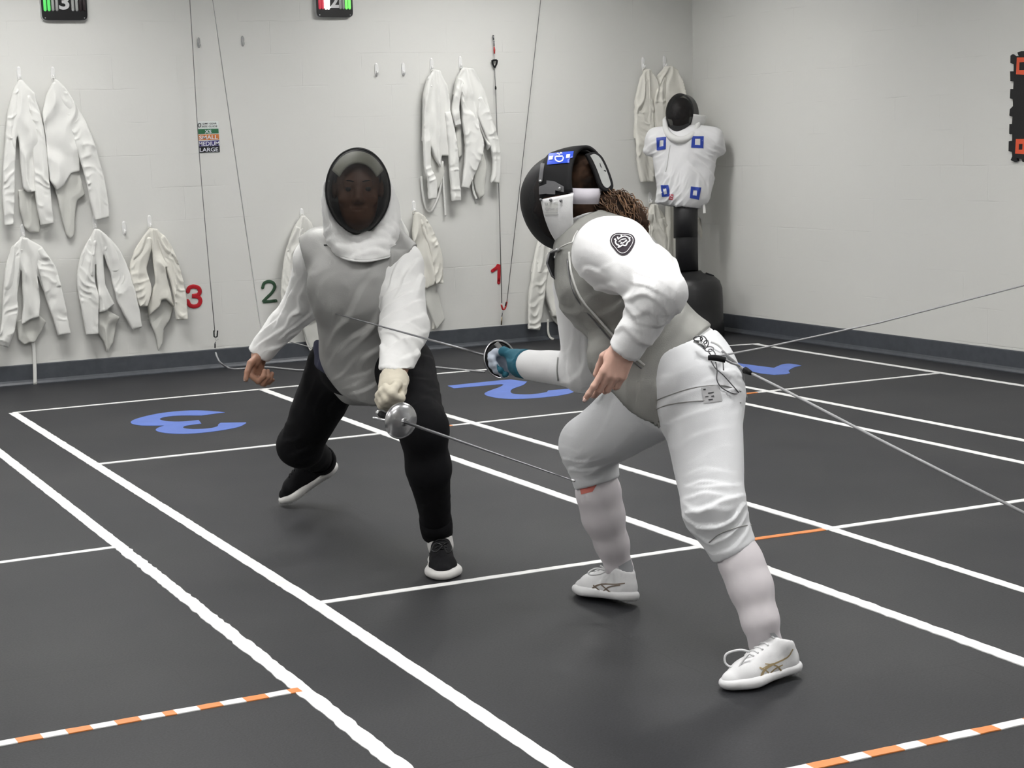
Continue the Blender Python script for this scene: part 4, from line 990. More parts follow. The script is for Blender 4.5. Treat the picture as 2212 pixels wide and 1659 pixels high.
# socks
for nm, pts in (('sock', [(at(1584, 1165, 4.70), .048), (at(1601, 1215, 4.70), .0545), (at(1622, 1268, 4.69), .0545), (at(1642, 1340, 4.675), .045), (K['ankL'], .0385), (at(1664, 1424, 4.72), .035)]),
                ('sock', [(at(1284, 1025, 5.39), .056), (at(1292, 1062, 5.405), .0635), (at(1303, 1115, 5.43), .0615), (at(1322, 1175, 5.46), .048), (K['ankR'], .0385), (at(1345, 1262, 5.49), .037)])):
    P_ = np.array([p for p, _ in pts]); lo, hi = P_.min(0) - .1, P_.max(0) + .1; F = Field(lo, hi, .0065)
    for (a, ra), (b, rb) in zip(pts[:-1], pts[1:]): F.cone(a, b, ra, rb, .03)
    V, Q = F.surface(2); V = folds(V, Q, [], .001, .05); bvs = bvh_of(V, Q); so = build(nm, V, Q, M_WSOCK, pr)
    M_SPOT = mat('coral_print', (.75, .22, .18), .8); M_SGREY = mat('sock_grey', (.42, .43, .45), .85)
    if pts[0][0][1] > 4.3:
        decal('coral_mark', bvs, [px_quad([(1252, 1052), (1290, 1046), (1280, 1062), (1256, 1068)], 5, 8)], M_SPOT, so, .0012)
        decal('heel_panel', bvs, [px_quad([(1335, 1224), (1362, 1208), (1370, 1236), (1350, 1248)], 6, 6)], M_SGREY, so, .0012)
    else:
        decal_each('heel_panel', bvs, [px_quad([(1662, 1368), (1672, 1366), (1688, 1386), (1684, 1396)], 6, 4), px_quad([(1660, 1396), (1675, 1400), (1680, 1408), (1664, 1404)], 4, 5)], M_SGREY, so, .0012)
# shoes with crossing stripes
hL = on_z(1726, 1456); tL = on_z(1560, 1494); hL = hL + A(0, 0, .012)
upL = nrm(-DOWN + .06*RIGHT)
oL, bL, PL = shoe('shoe', hL, tL, upL, (M_WSHOE, M_WSOLE), pr, sole_flare=.003, label='white trainer with gold stripes on the near foot',
    bow=[[at(x, y, 4.60) for x, y in ((1620, 1408), (1598, 1404), (1570, 1412), (1566, 1430), (1580, 1440), (1602, 1428), (1614, 1410))], [at(x, y, 4.585) for x, y in ((1618, 1412), (1606, 1426), (1594, 1444), (1590, 1452))]])
hR = on_z(1393, 1303, .02); tR = on_z(1243, 1281); dl = nrm(tR - hR); hR = tR - dl*.262
oR, bR, PR = shoe('shoe', hR, tR, nrm(-DOWN + .05*RIGHT), (M_WSHOE, M_WSOLE), pr, sole_flare=.003, label='white trainer with bronze stripes on the leading foot',
    bow=[[at(x, y, 5.44) for x, y in ((1308, 1232), (1288, 1228), (1272, 1236), (1276, 1242), (1296, 1240), (1308, 1234))], [at(x, y, 5.44) for x, y in ((1306, 1230), (1300, 1224), (1296, 1222))]])
M_BRONZE = mat('bronze_print', (.22, .17, .13), .4, metal=.3)
decal_each('stripe', bL, [px_strip(p, w, 3, 14) for p, w in ((((1642, 1468), (1650, 1448), (1668, 1436), (1700, 1420), (1712, 1402)), (6, 4, 2)), (((1640, 1442), (1656, 1450), (1664, 1460)), 3.0), (((1652, 1434), (1676, 1438), (1688, 1450)), (2, 3.6)), (((1656, 1462), (1672, 1446), (1690, 1436)), 2.6), (((1644, 1446), (1662, 1436), (1676, 1432)), 2.4))], M_GOLD, oL, .0016)
decal_each('stripe', bR, [px_strip(p, w, 3, 14) for p, w in ((((1276, 1276), (1284, 1268), (1300, 1262), (1330, 1262), (1350, 1260)), (4, 3, 2)), (((1282, 1264), (1296, 1276), (1300, 1282)), 2.6), (((1298, 1262), (1312, 1274), (1322, 1282)), (2.4, 3.4)), (((1300, 1280), (1316, 1268), (1340, 1264)), 2.4))], M_BRONZE, oR, .0016)
# glove: teal back and wrist, pale blue fingers
F = Field(wg - .16, wg + .18, .0042)
hand_prims(F, wg, gd, gn, gt, .97, curlF, thG, grow=.0025, k=.007)
F.cone(wg - gd*.045, wg + gd*.01, .046, .040, .02); F.half(wg - gd*.030, -gd, 0, near=(wg - gd*.05, .09))
V, Q = F.surface(2); V = folds(V, Q, [fold_px(1110, 770, 5.28, .05, 60, .028, .004)], .001, .03)
fc = V[Q].mean(1); mi = (((fc - wg) @ gd) > .058).astype(int)
gl = build('glove', V, Q, M_TEAL, pr, mats=[M_TEAL, M_LBLUE], mi=mi, label='teal glove with pale blue fingers')
# foil
gc = at(1080, 776, 5.42); tip = at(766, 689, 5.91); ax = nrm(tip - gc); tip = gc + ax*.93
fo = thing('foil', gc, 'fencing foil held out in the teal glove, its tip on the grey vest', 'foil')
gax = nrm(RIGHT*.56 - FWD*.80 - DOWN*.12)
bell_guard('guard', gc, gax, .0585, .024, M_METAL, M_BLACKM, fo)
tubes('blade', [gc + ax*s - A(0, 0, .012)*math.sin(PI*s/.9)*.0 for s in (0.0, .2, .4, .6, .8, .865)], np.array([.0048, .0042, .0032, .0026, .0022, .0018]), M_DARKMETAL, fo, smooth=False)
V_, F_ = lathe([(.0018, 0), (.0036, .002), (.0036, .014), (.0026, .016)], gc + ax*.865, ax, 10); build('tip', V_, F_, M_METAL, fo)
tubes('grip', [gc, gc + gax*.05, gc + gax*.11 + DOWN*.01], np.array([.008, .011, .009]), M_BLACKM, fo, smooth=False)
V_, F_ = MB().box((-.011, -.003, -.022), (.011, .003, .022), np.array([RIGHT*.6 + DOWN*.8, gax, RIGHT*.8 - DOWN*.6]), at(1079, 749, 5.33)).V, None
sk = MB().box((-.006, -.003, -.016), (.006, .003, .016), np.array([nrm(RIGHT*.75 - DOWN*.6), nrm(gax), nrm(RIGHT*.6 + DOWN*.75)]), at(1079, 750, 5.325)); sk.build('socket', M_METAL, fo, smooth=False)
# mask
mk = thing('mask', rc, None, None); mk.parent = pr; mk.location = tuple(rc - rbase)
mc = at(1213, 424, 5.01)
W3 = dict(w=.108, up=.120, dn=.152)
V, Fm = mask_mesh(mc, rr, ru, rf, dep=.120, **W3); build('wire_mesh', V, Fm, mesh_mat('padded_wire', .10, (.010, .010, .011)), mk, label='glossy black mesh front')
ring = [mc + rr*a + ru*b for a, b in (rim_pt(2*PI*i/64, .109, .121, .153) for i in range(65))]
V, Fm = tube_mesh(ring, .005, 8, cap=False); build('rim', V, Fm, M_BLACKF, mk)
E0, E1 = -1.62, 1.62
V, Fm = mask_band(mc, rr, ru, rf, E0, E1, lambda t: .100, out=.002, n=48, m=8, puff=.004, **W3); bvT = bvh_of(V, Fm); tr = build('side_trim', V, Fm, M_BLACKM, mk, solid=.010, label='black padded band')
def bibl(t):
    e = abs(t - .5)*2; return .042 + .062*e**1.2
V, Fm = mask_band(mc, rr, ru, rf, PI - 1.50, PI + 1.50, bibl, out=.004, n=60, m=10, puff=.010, **W3)
V = folds(V, np.array(Fm), [fold_px(1195, 495, 5.0, .06, -35, .030, .006)], .0015, .05); bvb = bvh_of(V, Fm)
bib = build('bib', V, Fm, M_WJKT, mk, solid=.006, label='white side bib with snaps')
decal('logo_patch', bvb, [px_quad([(1178, 437), (1206, 436), (1206, 464), (1178, 466)], 5, 5)], mat('patch_white', (.70, .70, .68), .6), mk, .004)
for p_, w_ in ((((1180, 437), (1183, 443), (1186, 438)), 1.6), (((1196, 438), (1207, 438)), 1.2), (((1181, 450), (1184, 448), (1187, 451), (1184, 454), (1181, 451)), 1.6), (((1188, 449), (1194, 451), (1200, 450)), 2.0), (((1201, 453), (1203, 450), (1206, 449)), 1.6), (((1179, 458), (1206, 458)), 1.0), (((1179, 463), (1208, 462)), 1.0)):
    decal('logo_print', bvb, [px_strip(p_, w_, 2, 10)], M_LABELG, mk, .0055)
for x, y in ((1171, 431), (1192, 432), (1213, 433)):
    p = cast(bvb, x, y, .005)
    if p is not None: V_, F_ = lathe([(.0042, 0), (.0045, .002), (.002, .003)], p, -FWD, 10); build('snap', V_, F_, M_DARKMETAL, mk)
# cheek plate, hinge strip and screws on the near side
M_PLATE = mat('grey_plate', (.11, .11, .115), .4)
decal_each('cheek_plate', bvT, [px_quad([(1170, 405), (1188, 398), (1188, 418), (1170, 420)], 4, 5), px_quad([(1186, 392), (1204, 394), (1204, 420), (1186, 419)], 4, 5), px_quad([(1203, 394), (1222, 404), (1222, 421), (1203, 420)], 4, 5)], M_PLATE, mk, .012)
decal('hinge_strip', bvT, [px_strip([(1180, 340), (1176, 370), (1173, 394)], 8, 3, 10)], M_PLATE, mk, .012)
for x, y in ((1174, 394), (1214, 408)):
    p = cast(bvT, x, y, .014)
    if p is not None: V_, F_ = lathe([(.0042, 0), (.0042, .002), (.002, .003)], p, -FWD, 10); build('screw', V_, F_, M_METAL, mk)
M_LOGO = mat('blue_badge', (.02, .07, .55), .4); M_WPRINT = mat('white_print', (.85, .86, .88), .5)
bd = decal('badge', bvT, [px_quad([(1188, 336), (1241, 331), (1238, 354), (1185, 359)], 6, 10)], M_LOGO, mk, .0075)
if bd:
    lf = .0088
    decal('badge_emblem', bvT, [px_strip([(1211 + 8.5*math.cos(a), 346 + 7*math.sin(a)) for a in np.linspace(-.4, 3.6, 10)], 2.4, 3, 20), px_strip([(1204, 343), (1218, 342)], 2.6, 3, 5), px_strip([(1206, 338), (1208, 336), (1211, 339), (1214, 335), (1217, 337)], 1.8, 3, 8),
        px_quad([(1190, 343), (1198, 342), (1197, 349), (1189, 350)], 3, 3), px_quad([(1226, 339), (1234, 338), (1233, 345), (1225, 346)], 3, 3)], M_WPRINT, mk, lf)
# elastic strap round the back of the head
M_ELAS = mat('grey_elastic', (.44, .42, .46), .7, bump=.06, bscale=300)
sp = [at(1228, 423, 4.90), at(1256, 424, 4.89), at(1284, 424, 4.90), at(1296, 424, 4.94), at(1300, 424, 5.0), at(1285, 424, 5.08), at(1260, 424, 5.12)]
sp = bez(sp, 36); V = []
for p in sp: V += [p - DOWN*.0215, p + DOWN*.0215]
build('elastic_strap', V, [(2*i, 2*i+1, 2*i+3, 2*i+2) for i in range(len(sp)-1)], M_ELAS, mk, solid=.004)
# back tongue: padded plate with a pale label
M_TONG = mat('tongue_grey', (.36, .37, .36), .6)
tg = [(1266, 332), (1284, 328), (1300, 336), (1314, 362), (1325, 394), (1324, 408), (1310, 413), (1296, 402), (1284, 370), (1274, 348)]
tn = nrm(RIGHT*.55 - FWD*.80 - DOWN*.2)
def tpl(x, y):                                                      # the tongue lies in one slanting plane
    q0 = at(1296, 370, 4.93); d_ = ray(x, y); return CAM + d_*((tn @ (q0 - CAM))/(tn @ d_))
P_ = [tpl(*q) for q in [tuple(x[:2]) for x in bez(np.c_[np.array(tg + tg[:1], float), np.zeros(len(tg)+1)], 44)][:-1]]
V_, F_ = prism(P_, -tn*.010); tb = build('tongue', V_, F_, M_BLACKM, mk, smooth=False, bevel=.003, label='black back tongue with a pale label')
tg2 = [(1274, 336), (1284, 333), (1296, 341), (1308, 364), (1318, 394), (1317, 402), (1310, 406), (1301, 397), (1290, 368), (1281, 348)]
P_ = [tpl(*q) + tn*.0012 for q in [tuple(x[:2]) for x in bez(np.c_[np.array(tg2 + tg2[:1], float), np.zeros(len(tg2)+1)], 44)][:-1]]
V_, F_ = prism(P_, -tn*.0008); build('tongue_label', V_, F_, M_TONG, mk, smooth=False)
for pts in (((1295, 353), (1298, 362)), ((1304, 368), (1308, 370))):
    a, b = tpl(*pts[0]) + tn*.002, tpl(*pts[1]) + tn*.002; build('label_print', *tube_mesh([a, b], .0012, 5), M_INK, mk)
sp = bez([at(1236, 333, 5.0), at(1254, 328, 5.0), at(1270, 333, 5.01), at(1284, 345, 5.03)], 18); V = []
for p in sp: V += [p + FWD*.05 - DOWN*.0, p - FWD*.045]
build('crown_strap', V, [(2*i, 2*i+1, 2*i+3, 2*i+2) for i in range(len(sp)-1)], M_BLACKM, mk, solid=.006)
# conductive bib tip hanging under the chin, mask cord
bt_ = [(1187, 545), (1212, 536), (1218, 560), (1214, 592), (1203, 606), (1192, 596), (1181, 568)]
P_ = [at(x, y, 4.93 + (x - 1200)*.0006) for x, y in bt_]; V_, F_ = prism(P_, FWD*.012); bk = build('bib_tip', V_, F_, M_BLACKF, mk, smooth=False, bevel=.003, label='black conductive bib tip')
ring = [at(x, y, 4.926 + (x - 1200)*.0006) for x, y in bt_[2:] + bt_[:1]]; tubes('bib_edge', ring, .0028, M_PLATE, mk, smooth=False)
tubes('mask_cord', [at(x, y, D) for x, y, D in ((1190, 543, 4.92), (1204, 542, 4.90), (1212, 534, 4.86), (1226, 527, 4.83), (1236, 523, 4.82), (1240, 512, 4.83), (1248, 498, 4.83))], .0022, M_ZIP, mk)
mb = MB(); mb.tube([at(1190, 545, 4.915), at(1204, 540, 4.90), at(1212, 537, 4.88)], [.004, .0055, .003], 8); mb.build('clip', M_METAL, mk)
V_, F_ = lathe([(.0001, 0), (.006, .001), (.004, .003)], at(1200, 556, 4.925), -FWD, 12); build('snap', V_, F_, M_METAL, mk)
# hair: cap plus a curly ponytail over the back
hp = [at(*q) for q in ((1238, 452, 4.97), (1270, 448, 5.0), (1310, 446, 4.97), (1345, 456, 4.93), (1372, 480, 4.90), (1392, 506, 4.88))]
F = Field(np.min(hp, 0) - .16, np.max(hp, 0) + .16, .0065)
F.ball(rc + ru*.045 - rf*.016, A(.078, .090, .098), .01, ax=(rr, ru, rf)); 
for a, b, ra, rb in zip(hp[:-1], hp[1:], (.034, .030, .036, .038, .030), (.030, .036, .038, .030, .012)): F.cone(a, b, ra, rb, .03)
F.ball(at(1262, 458, 4.99), A(.05, .05, .045), .03)
F.half(rc + rf*.045, rf, .01)
V, Q = F.surface(1); V = folds(V, Q, [fold_px(1300, 450, 4.95, .2, 70, .02, .007)], .004, .03); hm = build('hair', V, Q, M_HAIR, pr, label='curly brown ponytail')
rg = random.Random(5); mb = MB(); hpb = bez(hp, 80); nb = len(hpb)
for i in range(900):
    s0 = rg.randint(0, 44); s1 = min(nb, s0 + rg.randint(16, 42)); off = A(rg.gauss(0, 1), rg.gauss(0, 1), rg.gauss(0, 1)); off *= rg.uniform(.55, 1.0)/np.linalg.norm(off); ph, wl_ = rg.uniform(0, 6.28), rg.uniform(10, 20); pts = []
    ra = rg.uniform(.003, .009)
    for k_, j in enumerate(range(s0, s1)):
        t = nrm(hpb[min(j+1, nb-1)] - hpb[max(j-1, 0)]); u_ = nrm(np.cross(t, A(.3, .2, 1))); v_ = np.cross(t, u_); a = ph + k_*6.28/wl_
        w_ = np.interp(j/nb, [0, .25, .5, .75, 1], [.040, .041, .050, .051, .018]); e_ = min(1, (k_ + 1)/5, (s1 - j)/5)
        o_ = off - t*(off @ t); pts.append(hpb[j] + o_*w_*(.75 + .25*e_) - DOWN*.002 + (u_*math.cos(a) + v_*math.sin(a))*ra*e_)
    if len(pts) > 6: mb.tube(pts, np.linspace(.0017, .0008, len(pts)), 4)
mb.build('curl_strands', M_CURL, hm)
# round club emblem on the upper sleeve
M_EMB = mat('emblem_black', (.022, .014, .022), .8); M_EMW = mat('emblem_white', (.74, .74, .75), .8)
ec = (1345.5, 526)
def er(a): return 25 + 2.6*math.cos(3*(a + .55)) + 1.5*math.cos(2*(a - .3))
em = decal('sleeve_emblem', bvJ, [px_disc(ec, er, 32, 5)], M_EMB, jk, .0022)
if em:
    ringp = [(ec[0] + (er(a) - 4.2)*math.cos(a), ec[1] + (er(a) - 4.2)*math.sin(a)) for a in np.linspace(0, 2*PI, 40)]
    st = lambda *p, w=2.2: px_strip([(1100 + x*340/1763, 300 + y*340/1763) for x, y in p], w, 3, 12)
    decal('emblem_print', bvJ, [px_strip(ringp, 1.1, 2, 60), st((1205, 1140), (1195, 1165), (1215, 1195), (1230, 1190), w=3), st((1215, 1195), (1240, 1205), (1232, 1222), (1250, 1215), w=2.6), st((1250, 1215), (1275, 1200), (1310, 1205), (1330, 1170), w=3), st((1330, 1170), (1355, 1150), (1345, 1125), (1360, 1120), w=2.6),
        st((1220, 1135), (1255, 1110), (1300, 1100), (1340, 1115), w=2.4), st((1230, 1165), (1260, 1140), (1310, 1130), w=2), st((1250, 1185), (1290, 1170), (1325, 1150), w=2), st((1215, 1105), (1222, 1125), w=3), st((1255, 1085), (1262, 1105), w=3), st((1180, 1135), (1200, 1132), w=3),
        st((1250, 1160), (1275, 1180), (1300, 1160), (1320, 1140), w=1.6), st((1240, 1205), (1225, 1228), w=2.6)], M_EMW, jk, .0036)
# body cord, clips and the two reel cables
cd = thing('body_cord', at(1545, 772, 4.80), 'body cord with crocodile clip and black plug at the white hip', 'cord')
mb = MB(); ch = [at(x, y, 4.80) for x, y in ((1503, 737), (1518, 745), (1526, 752), (1534, 758), (1540, 766))]
tubes('clip', [at(1500, 738, 4.81), at(1512, 742, 4.79), at(1524, 752, 4.79)], np.array([.004, .008, .006]), M_METAL, cd)
for i, (x, y) in enumerate(((1508, 732), (1520, 734), (1524, 744), (1532, 754), (1538, 762))):
    c_ = at(x, y, 4.785); a1 = nrm(RIGHT*math.cos(i) + DOWN*math.sin(i)); a2 = nrm(np.cross(FWD, a1) + FWD*.5)
    tubes('chain_link', [c_ + (a1*math.cos(t)*1.6 + a2*math.sin(t))*.0075 for t in np.linspace(0, 2*PI, 12)], .0018, M_DARKMETAL, cd, smooth=False, n=6)
tubes('plug', [at(1530, 773, 4.77), at(1545, 773, 4.765), at(1567, 778, 4.765)], np.array([.007, .0085, .0075]), M_BLACKM, cd)
for pts in (((1536, 780, 4.765), (1546, 796, 4.76), (1562, 810, 4.76), (1580, 830, 4.77), (1596, 848, 4.80)), ((1546, 782, 4.765), (1549, 800, 4.755), (1549, 822, 4.755), (1560, 838, 4.76), (1580, 849, 4.77), (1594, 851, 4.80)), ((1562, 782, 4.765), (1563, 800, 4.755))):
    tubes('thin_wire', [at(*q) for q in pts], .0016, M_PLATE, cd, n=6)
for pts, r in ((((1560, 758, 4.82), (1575, 772, 4.83), (1592, 788, 4.85), (1603, 810, 4.87), (1607, 838, 4.88), (1612, 860, 4.88)), .0042), (((1565, 776, 4.765), (1580, 784, 4.78), (1600, 793, 4.80), (1606, 820, 4.85), (1604, 846, 4.88)), .0034)):
    tubes('sheathed_wire', [at(*q) for q in pts], r, M_GREYCORD, cd)
tubes('waist_loop', [at(*q) for q in ((1536, 738, 4.83), (1550, 744, 4.83), (1562, 756, 4.83), (1563, 768, 4.82))], .004, M_WJKT, cd)
V, F_ = tube_mesh([at(1546, 770, 4.775), at(1640, 753, 5.0), at(1900, 697, 5.4), at(2330, 586, 6.0)], .0026, 8); tag(build('reel_cable', V, F_, M_GREYCORD, loc=at(1640, 753, 5.0)), 'thin grey cable rising from the white hip to the right edge', 'cable')
rcb = thing('reel_cable', at(1620, 802, 4.75), 'grey cable sloping down from the white hip to the lower right edge', 'cable')
tubes('cable', [at(1598, 791, 4.80), at(1616, 803, 4.75), at(1680, 835, 4.62), at(1900, 950, 4.22), at(2240, 1122, 3.75)], np.array([.0030, .0032, .0036, .0037, .0037]), M_GREYCORD, rcb, smooth=False)
tubes('connector', [at(1610, 800, 4.755), at(1622, 806, 4.73)], np.array([.010, .006]), M_BLACKM, rcb)
# ------------------------------------------------------------------ things on the walls
M_HOOK = mat('white_plastic', (.80, .80, .79), .35); M_CLEARHK = mat('frosted_clear_plastic', (.62, .63, .63), .25, alpha=.45)
M_JCK = [mat('jacket_cotton_a', (.80, .80, .77), .9, bump=.15, bscale=300, wrinkle=.25, wscale=9), mat('jacket_cotton_b', (.78, .775, .73), .9, bump=.15, bscale=300, wrinkle=.25, wscale=9), mat('jacket_cotton_c', (.77, .755, .69), .9, bump=.15, bscale=300, wrinkle=.25, wscale=9)]
M_JIN = mat('jacket_lining', (.64, .64, .60), .9, bump=.15, bscale=300)
def wall_hook(x, y, label, m=None, s=1.0, group=None):
    c = on_back(x, y); t = thing('wall_hook', c, label, 'hook', group); m = m or M_HOOK
    V = []; n = 20
    for k, (dy, g) in enumerate(((0, 1.0), (-.005, 1.0), (-.0075, .86))):
        for i in range(n):
            a = 2*PI*i/n; V.append(c + A(.013*g*s*math.copysign(abs(math.cos(a))**.7, math.cos(a)), dy, (.046 - .004*k)*s*math.copysign(abs(math.sin(a))**.6, math.sin(a))))
    F = [(k*n+i, k*n+(i+1) % n, (k+1)*n+(i+1) % n, (k+1)*n+i) for k in range(2) for i in range(n)] + [tuple(range(n)), tuple(range(3*n-1, 2*n-1, -1))]
    build('base_plate', V, F, m, t, smooth=False)
    V, F = tube_mesh(bez([c + A(0, -.006, -.008*s), c + A(0, -.016, -.024*s), c + A(0, -.028, -.028*s), c + A(0, -.034, -.014*s)], 16), np.array([.0055, .0055, .005, .004])*s, 10, flat=1.25)
    build('hook_arm', V, F, m, t); return t
def poly_sd(X, Z, P):
    """Signed distance to a polygon in the wall plane."""
    d = np.full(X.shape, 1e9); ins = np.zeros(X.shape, bool); n = len(P)
    for i in range(n):
        a, b = P[i], P[(i+1) % n]; e = b - a; wx, wz = X - a[0], Z - a[1]
        t = np.clip((wx*e[0] + wz*e[1])/max(e @ e, 1e-12), 0, 1); d = np.minimum(d, (wx - e[0]*t)**2 + (wz - e[1]*t)**2)
        c = ((a[1] <= Z) & (Z < b[1])) | ((b[1] <= Z) & (Z < a[1]))
        if abs(e[1]) > 1e-12: ins ^= c & (X < a[0] + e[0]*(Z - a[1])/e[1])
    return np.where(ins, -np.sqrt(d), np.sqrt(d))
def wp(x, y): p = on_back(x, y); return A(p[0], p[2])
def cloth_panel(polys, y0, th, rnd, hook, amp=.010, seed=0, nf=7.0, h=.006, ramp=None, crease=None):
    """Hanging cloth of an outline traced on the wall: pillowed, with folds fanning out from the hook."""
    PP = [np.array([wp(*q) for q in p]) for p in polys]; al = np.vstack(PP); lo, hi = al.min(0) - .03, al.max(0) + .03
    F = Field(A(lo[0], WALL_Y - y0 - th - .04, lo[1]), A(hi[0], WALL_Y - y0 + th + .04, hi[1]), h)
    X, Y, Z = F.grid((slice(None),)*3); X2, Z2 = np.broadcast_arrays(X[:, 0, :], Z[:, 0, :])
    s2 = np.full(X2.shape, 9.0)
    for p in PP: s2 = np.minimum(s2, poly_sd(X2, Z2, p))
    wob = (vnoise(np.c_[X2.ravel()/.06, Z2.ravel()/.06, np.full(X2.size, seed + .5)], seed) - .5).reshape(X2.shape)
    s2 = s2 + wob*.006
    hx, hz = hook; ang = np.arctan2(X2 - hx, np.maximum(hz - Z2 + .06, .02)); rad = np.hypot(X2 - hx, Z2 - hz)
    nz = vnoise(np.c_[X2.ravel()/.11, Z2.ravel()/.22, np.full(X2.size, seed)], seed + 5).reshape(X2.shape); nz2 = vnoise(np.c_[X2.ravel()/.05, Z2.ravel()/.07, np.full(X2.size, seed)], seed + 9).reshape(X2.shape)
    ph = ang*nf + nz*4.2 + seed; fold = ((1 - np.abs(np.sin(ph)))**1.3*1.6 - .5 + .3*np.sin(2*ph + 1))*amp*np.minimum(1, .25 + rad/.16)*(.4 + 1.2*nz2) - (nz - .5)*.016
    if crease is not None:
        sd_, a_ = crease; s_ = X2*math.sin(a_) + Z2*math.cos(a_)
        c_ = np.abs(np.sin(PI*s_/.052 + nz*6 + nz2*3.2)); fold = fold*.6 + ((1 - c_)**1.3*1.4 - .5)*.0055*np.clip(nz2*2.6 - .8, 0, 1.3)
    if ramp is not None: fold = fold - (.002 + .012*np.clip((ramp[0] - Z2)/max(ramp[0] - ramp[1], 1e-6)*1.8 - .15, 0, 1))*-1
    edge = np.maximum(s2 + rnd, 0)
    d = np.sqrt(edge[:, None, :]**2 + np.maximum(np.abs(Y - (WALL_Y - y0) + fold[:, None, :]) - th*.45, 0)**2) - rnd*.9
    F.d = np.maximum(F.d*0 + d, (Y - (WALL_Y - .003))).astype(np.float32)
    return F.surface(1)
def jacket(hook, label, torso, sleeves=(), flaps=(), straps=(), m=0, seed=1, y0=.052, amp=.010, nf=7.0, group='white fencing jackets hanging on the back wall', ring=True):
    hk = on_back(hook[0], hook[1], .03); hw_ = wp(*hook); t = thing('hanging_jacket', hk, label, 'fencing jacket', group); mm = M_JCK[m]
    HU = []; SP = []
    for pts, hw in sleeves:                                            # each sleeve's outline from its centre line
        q = np.array(pts, float); T = np.gradient(q, axis=0); T /= np.linalg.norm(T, axis=1, keepdims=True); Nn = np.c_[-T[:, 1], T[:, 0]]; w_ = np.array(hw, float)[:, None]; w_[-1] *= 1.05
        L_, R_ = q + Nn*w_, q - Nn*w_; n_ = max(2, int(round(len(q)*.55)))
        if len(q) > 3: HU.append(hull2([(hook[0] - 5, hook[1] + 3), (hook[0] + 5, hook[1] + 3)] + [tuple(p) for p in L_[:n_]] + [tuple(p) for p in R_[:n_]]))
        sm_ = lambda P: [tuple(p[:2]) for p in bez(np.c_[P, np.zeros(len(P))], 24)]
        SP.append((sm_(L_) + sm_(R_)[::-1], q))
    V, Q = cloth_panel([torso] + HU, y0, .016, .012, hw_, amp, seed, nf); build('body_panel', V, Q, mm, t)
    for i, (poly, q) in enumerate(SP):
        zt, zb = wp(*q[0])[1], wp(*q[-1])[1]; d = q[-1] - q[0]
        V, Q = cloth_panel([poly], y0, .015, .012, hw_, amp, seed*7 + i, nf, ramp=(zt, zb), crease=(i, math.atan2(d[0], d[1])*-1 + (.7 if (seed + i) % 2 else -.6))); build('sleeve', V, Q, mm, t)
    for i, fpoly in enumerate(flaps):
        V, Q = cloth_panel([fpoly], .024, .006, .009, hw_, .006, seed*5 + i, nf); build('back_flap', V, Q, M_JIN, t)
    for i, (pts, w) in enumerate(straps):
        P_ = bez([on_back(x, y, .022 + .004*i) for x, y in pts], 24); V, F = tube_mesh(P_, w*.0029/2, 8, flat=.22, up=A(0, 1, 0)); build('crotch_strap', V, F, mm, t)
    if ring:
        c = hk + A(0, -.004, -.006); P_ = [c + A(.0105*math.cos(a), -.004*math.sin(a), .0105*math.sin(a) - .006) for a in np.linspace(0, 2*PI, 16)]
        build('collar_loop', *tube_mesh(P_, .0028, 6), mm, t)
    return t
a1 = lambda P: [(x/3.95, y/3.95) for x, y in P]
a2 = lambda P: [(x/3.95, 420 + y/3.95) for x, y in P]
b1 = lambda P: [(880 + x/4.608, 120 + y/4.608) for x, y in P]
# top row, far left
jacket((41, 170), 'long white jacket hanging at the top left beside the picture edge', [(36, 172), (46, 172), (60, 195), (78, 240), (88, 290), (92, 350), (92, 412), (55, 416), (45, 405), (38, 330), (30, 250), (30, 200)],
    [([(33, 190), (24, 245), (17, 330), (14, 420), (16, 487)], [7, 11, 12, 13, 10]), ([(62, 205), (76, 280), (83, 350), (89, 430), (98, 485)], [10, 15, 16, 17, 14])],
    [[(38, 410), (38, 445), (50, 490), (62, 503), (84, 503), (86, 470), (84, 410)]], m=0, seed=2)
jacket((114, 168), 'white jacket with a wide right sleeve, second from the left in the top row', [(108, 178), (118, 178), (130, 190), (150, 235), (160, 300), (168, 345), (168, 370), (150, 375), (135, 400), (118, 412), (103, 390), (97, 340), (95, 300), (86, 245), (95, 210)],
    [([(129, 195), (155, 250), (178, 310), (198, 380), (208, 430), (216, 473)], [9, 17, 20, 20, 20, 16])], [[(140, 370), (168, 368), (182, 420), (165, 432), (160, 470), (158, 508), (150, 517), (140, 507), (125, 450), (116, 408)]], m=0, seed=5, nf=5.5)
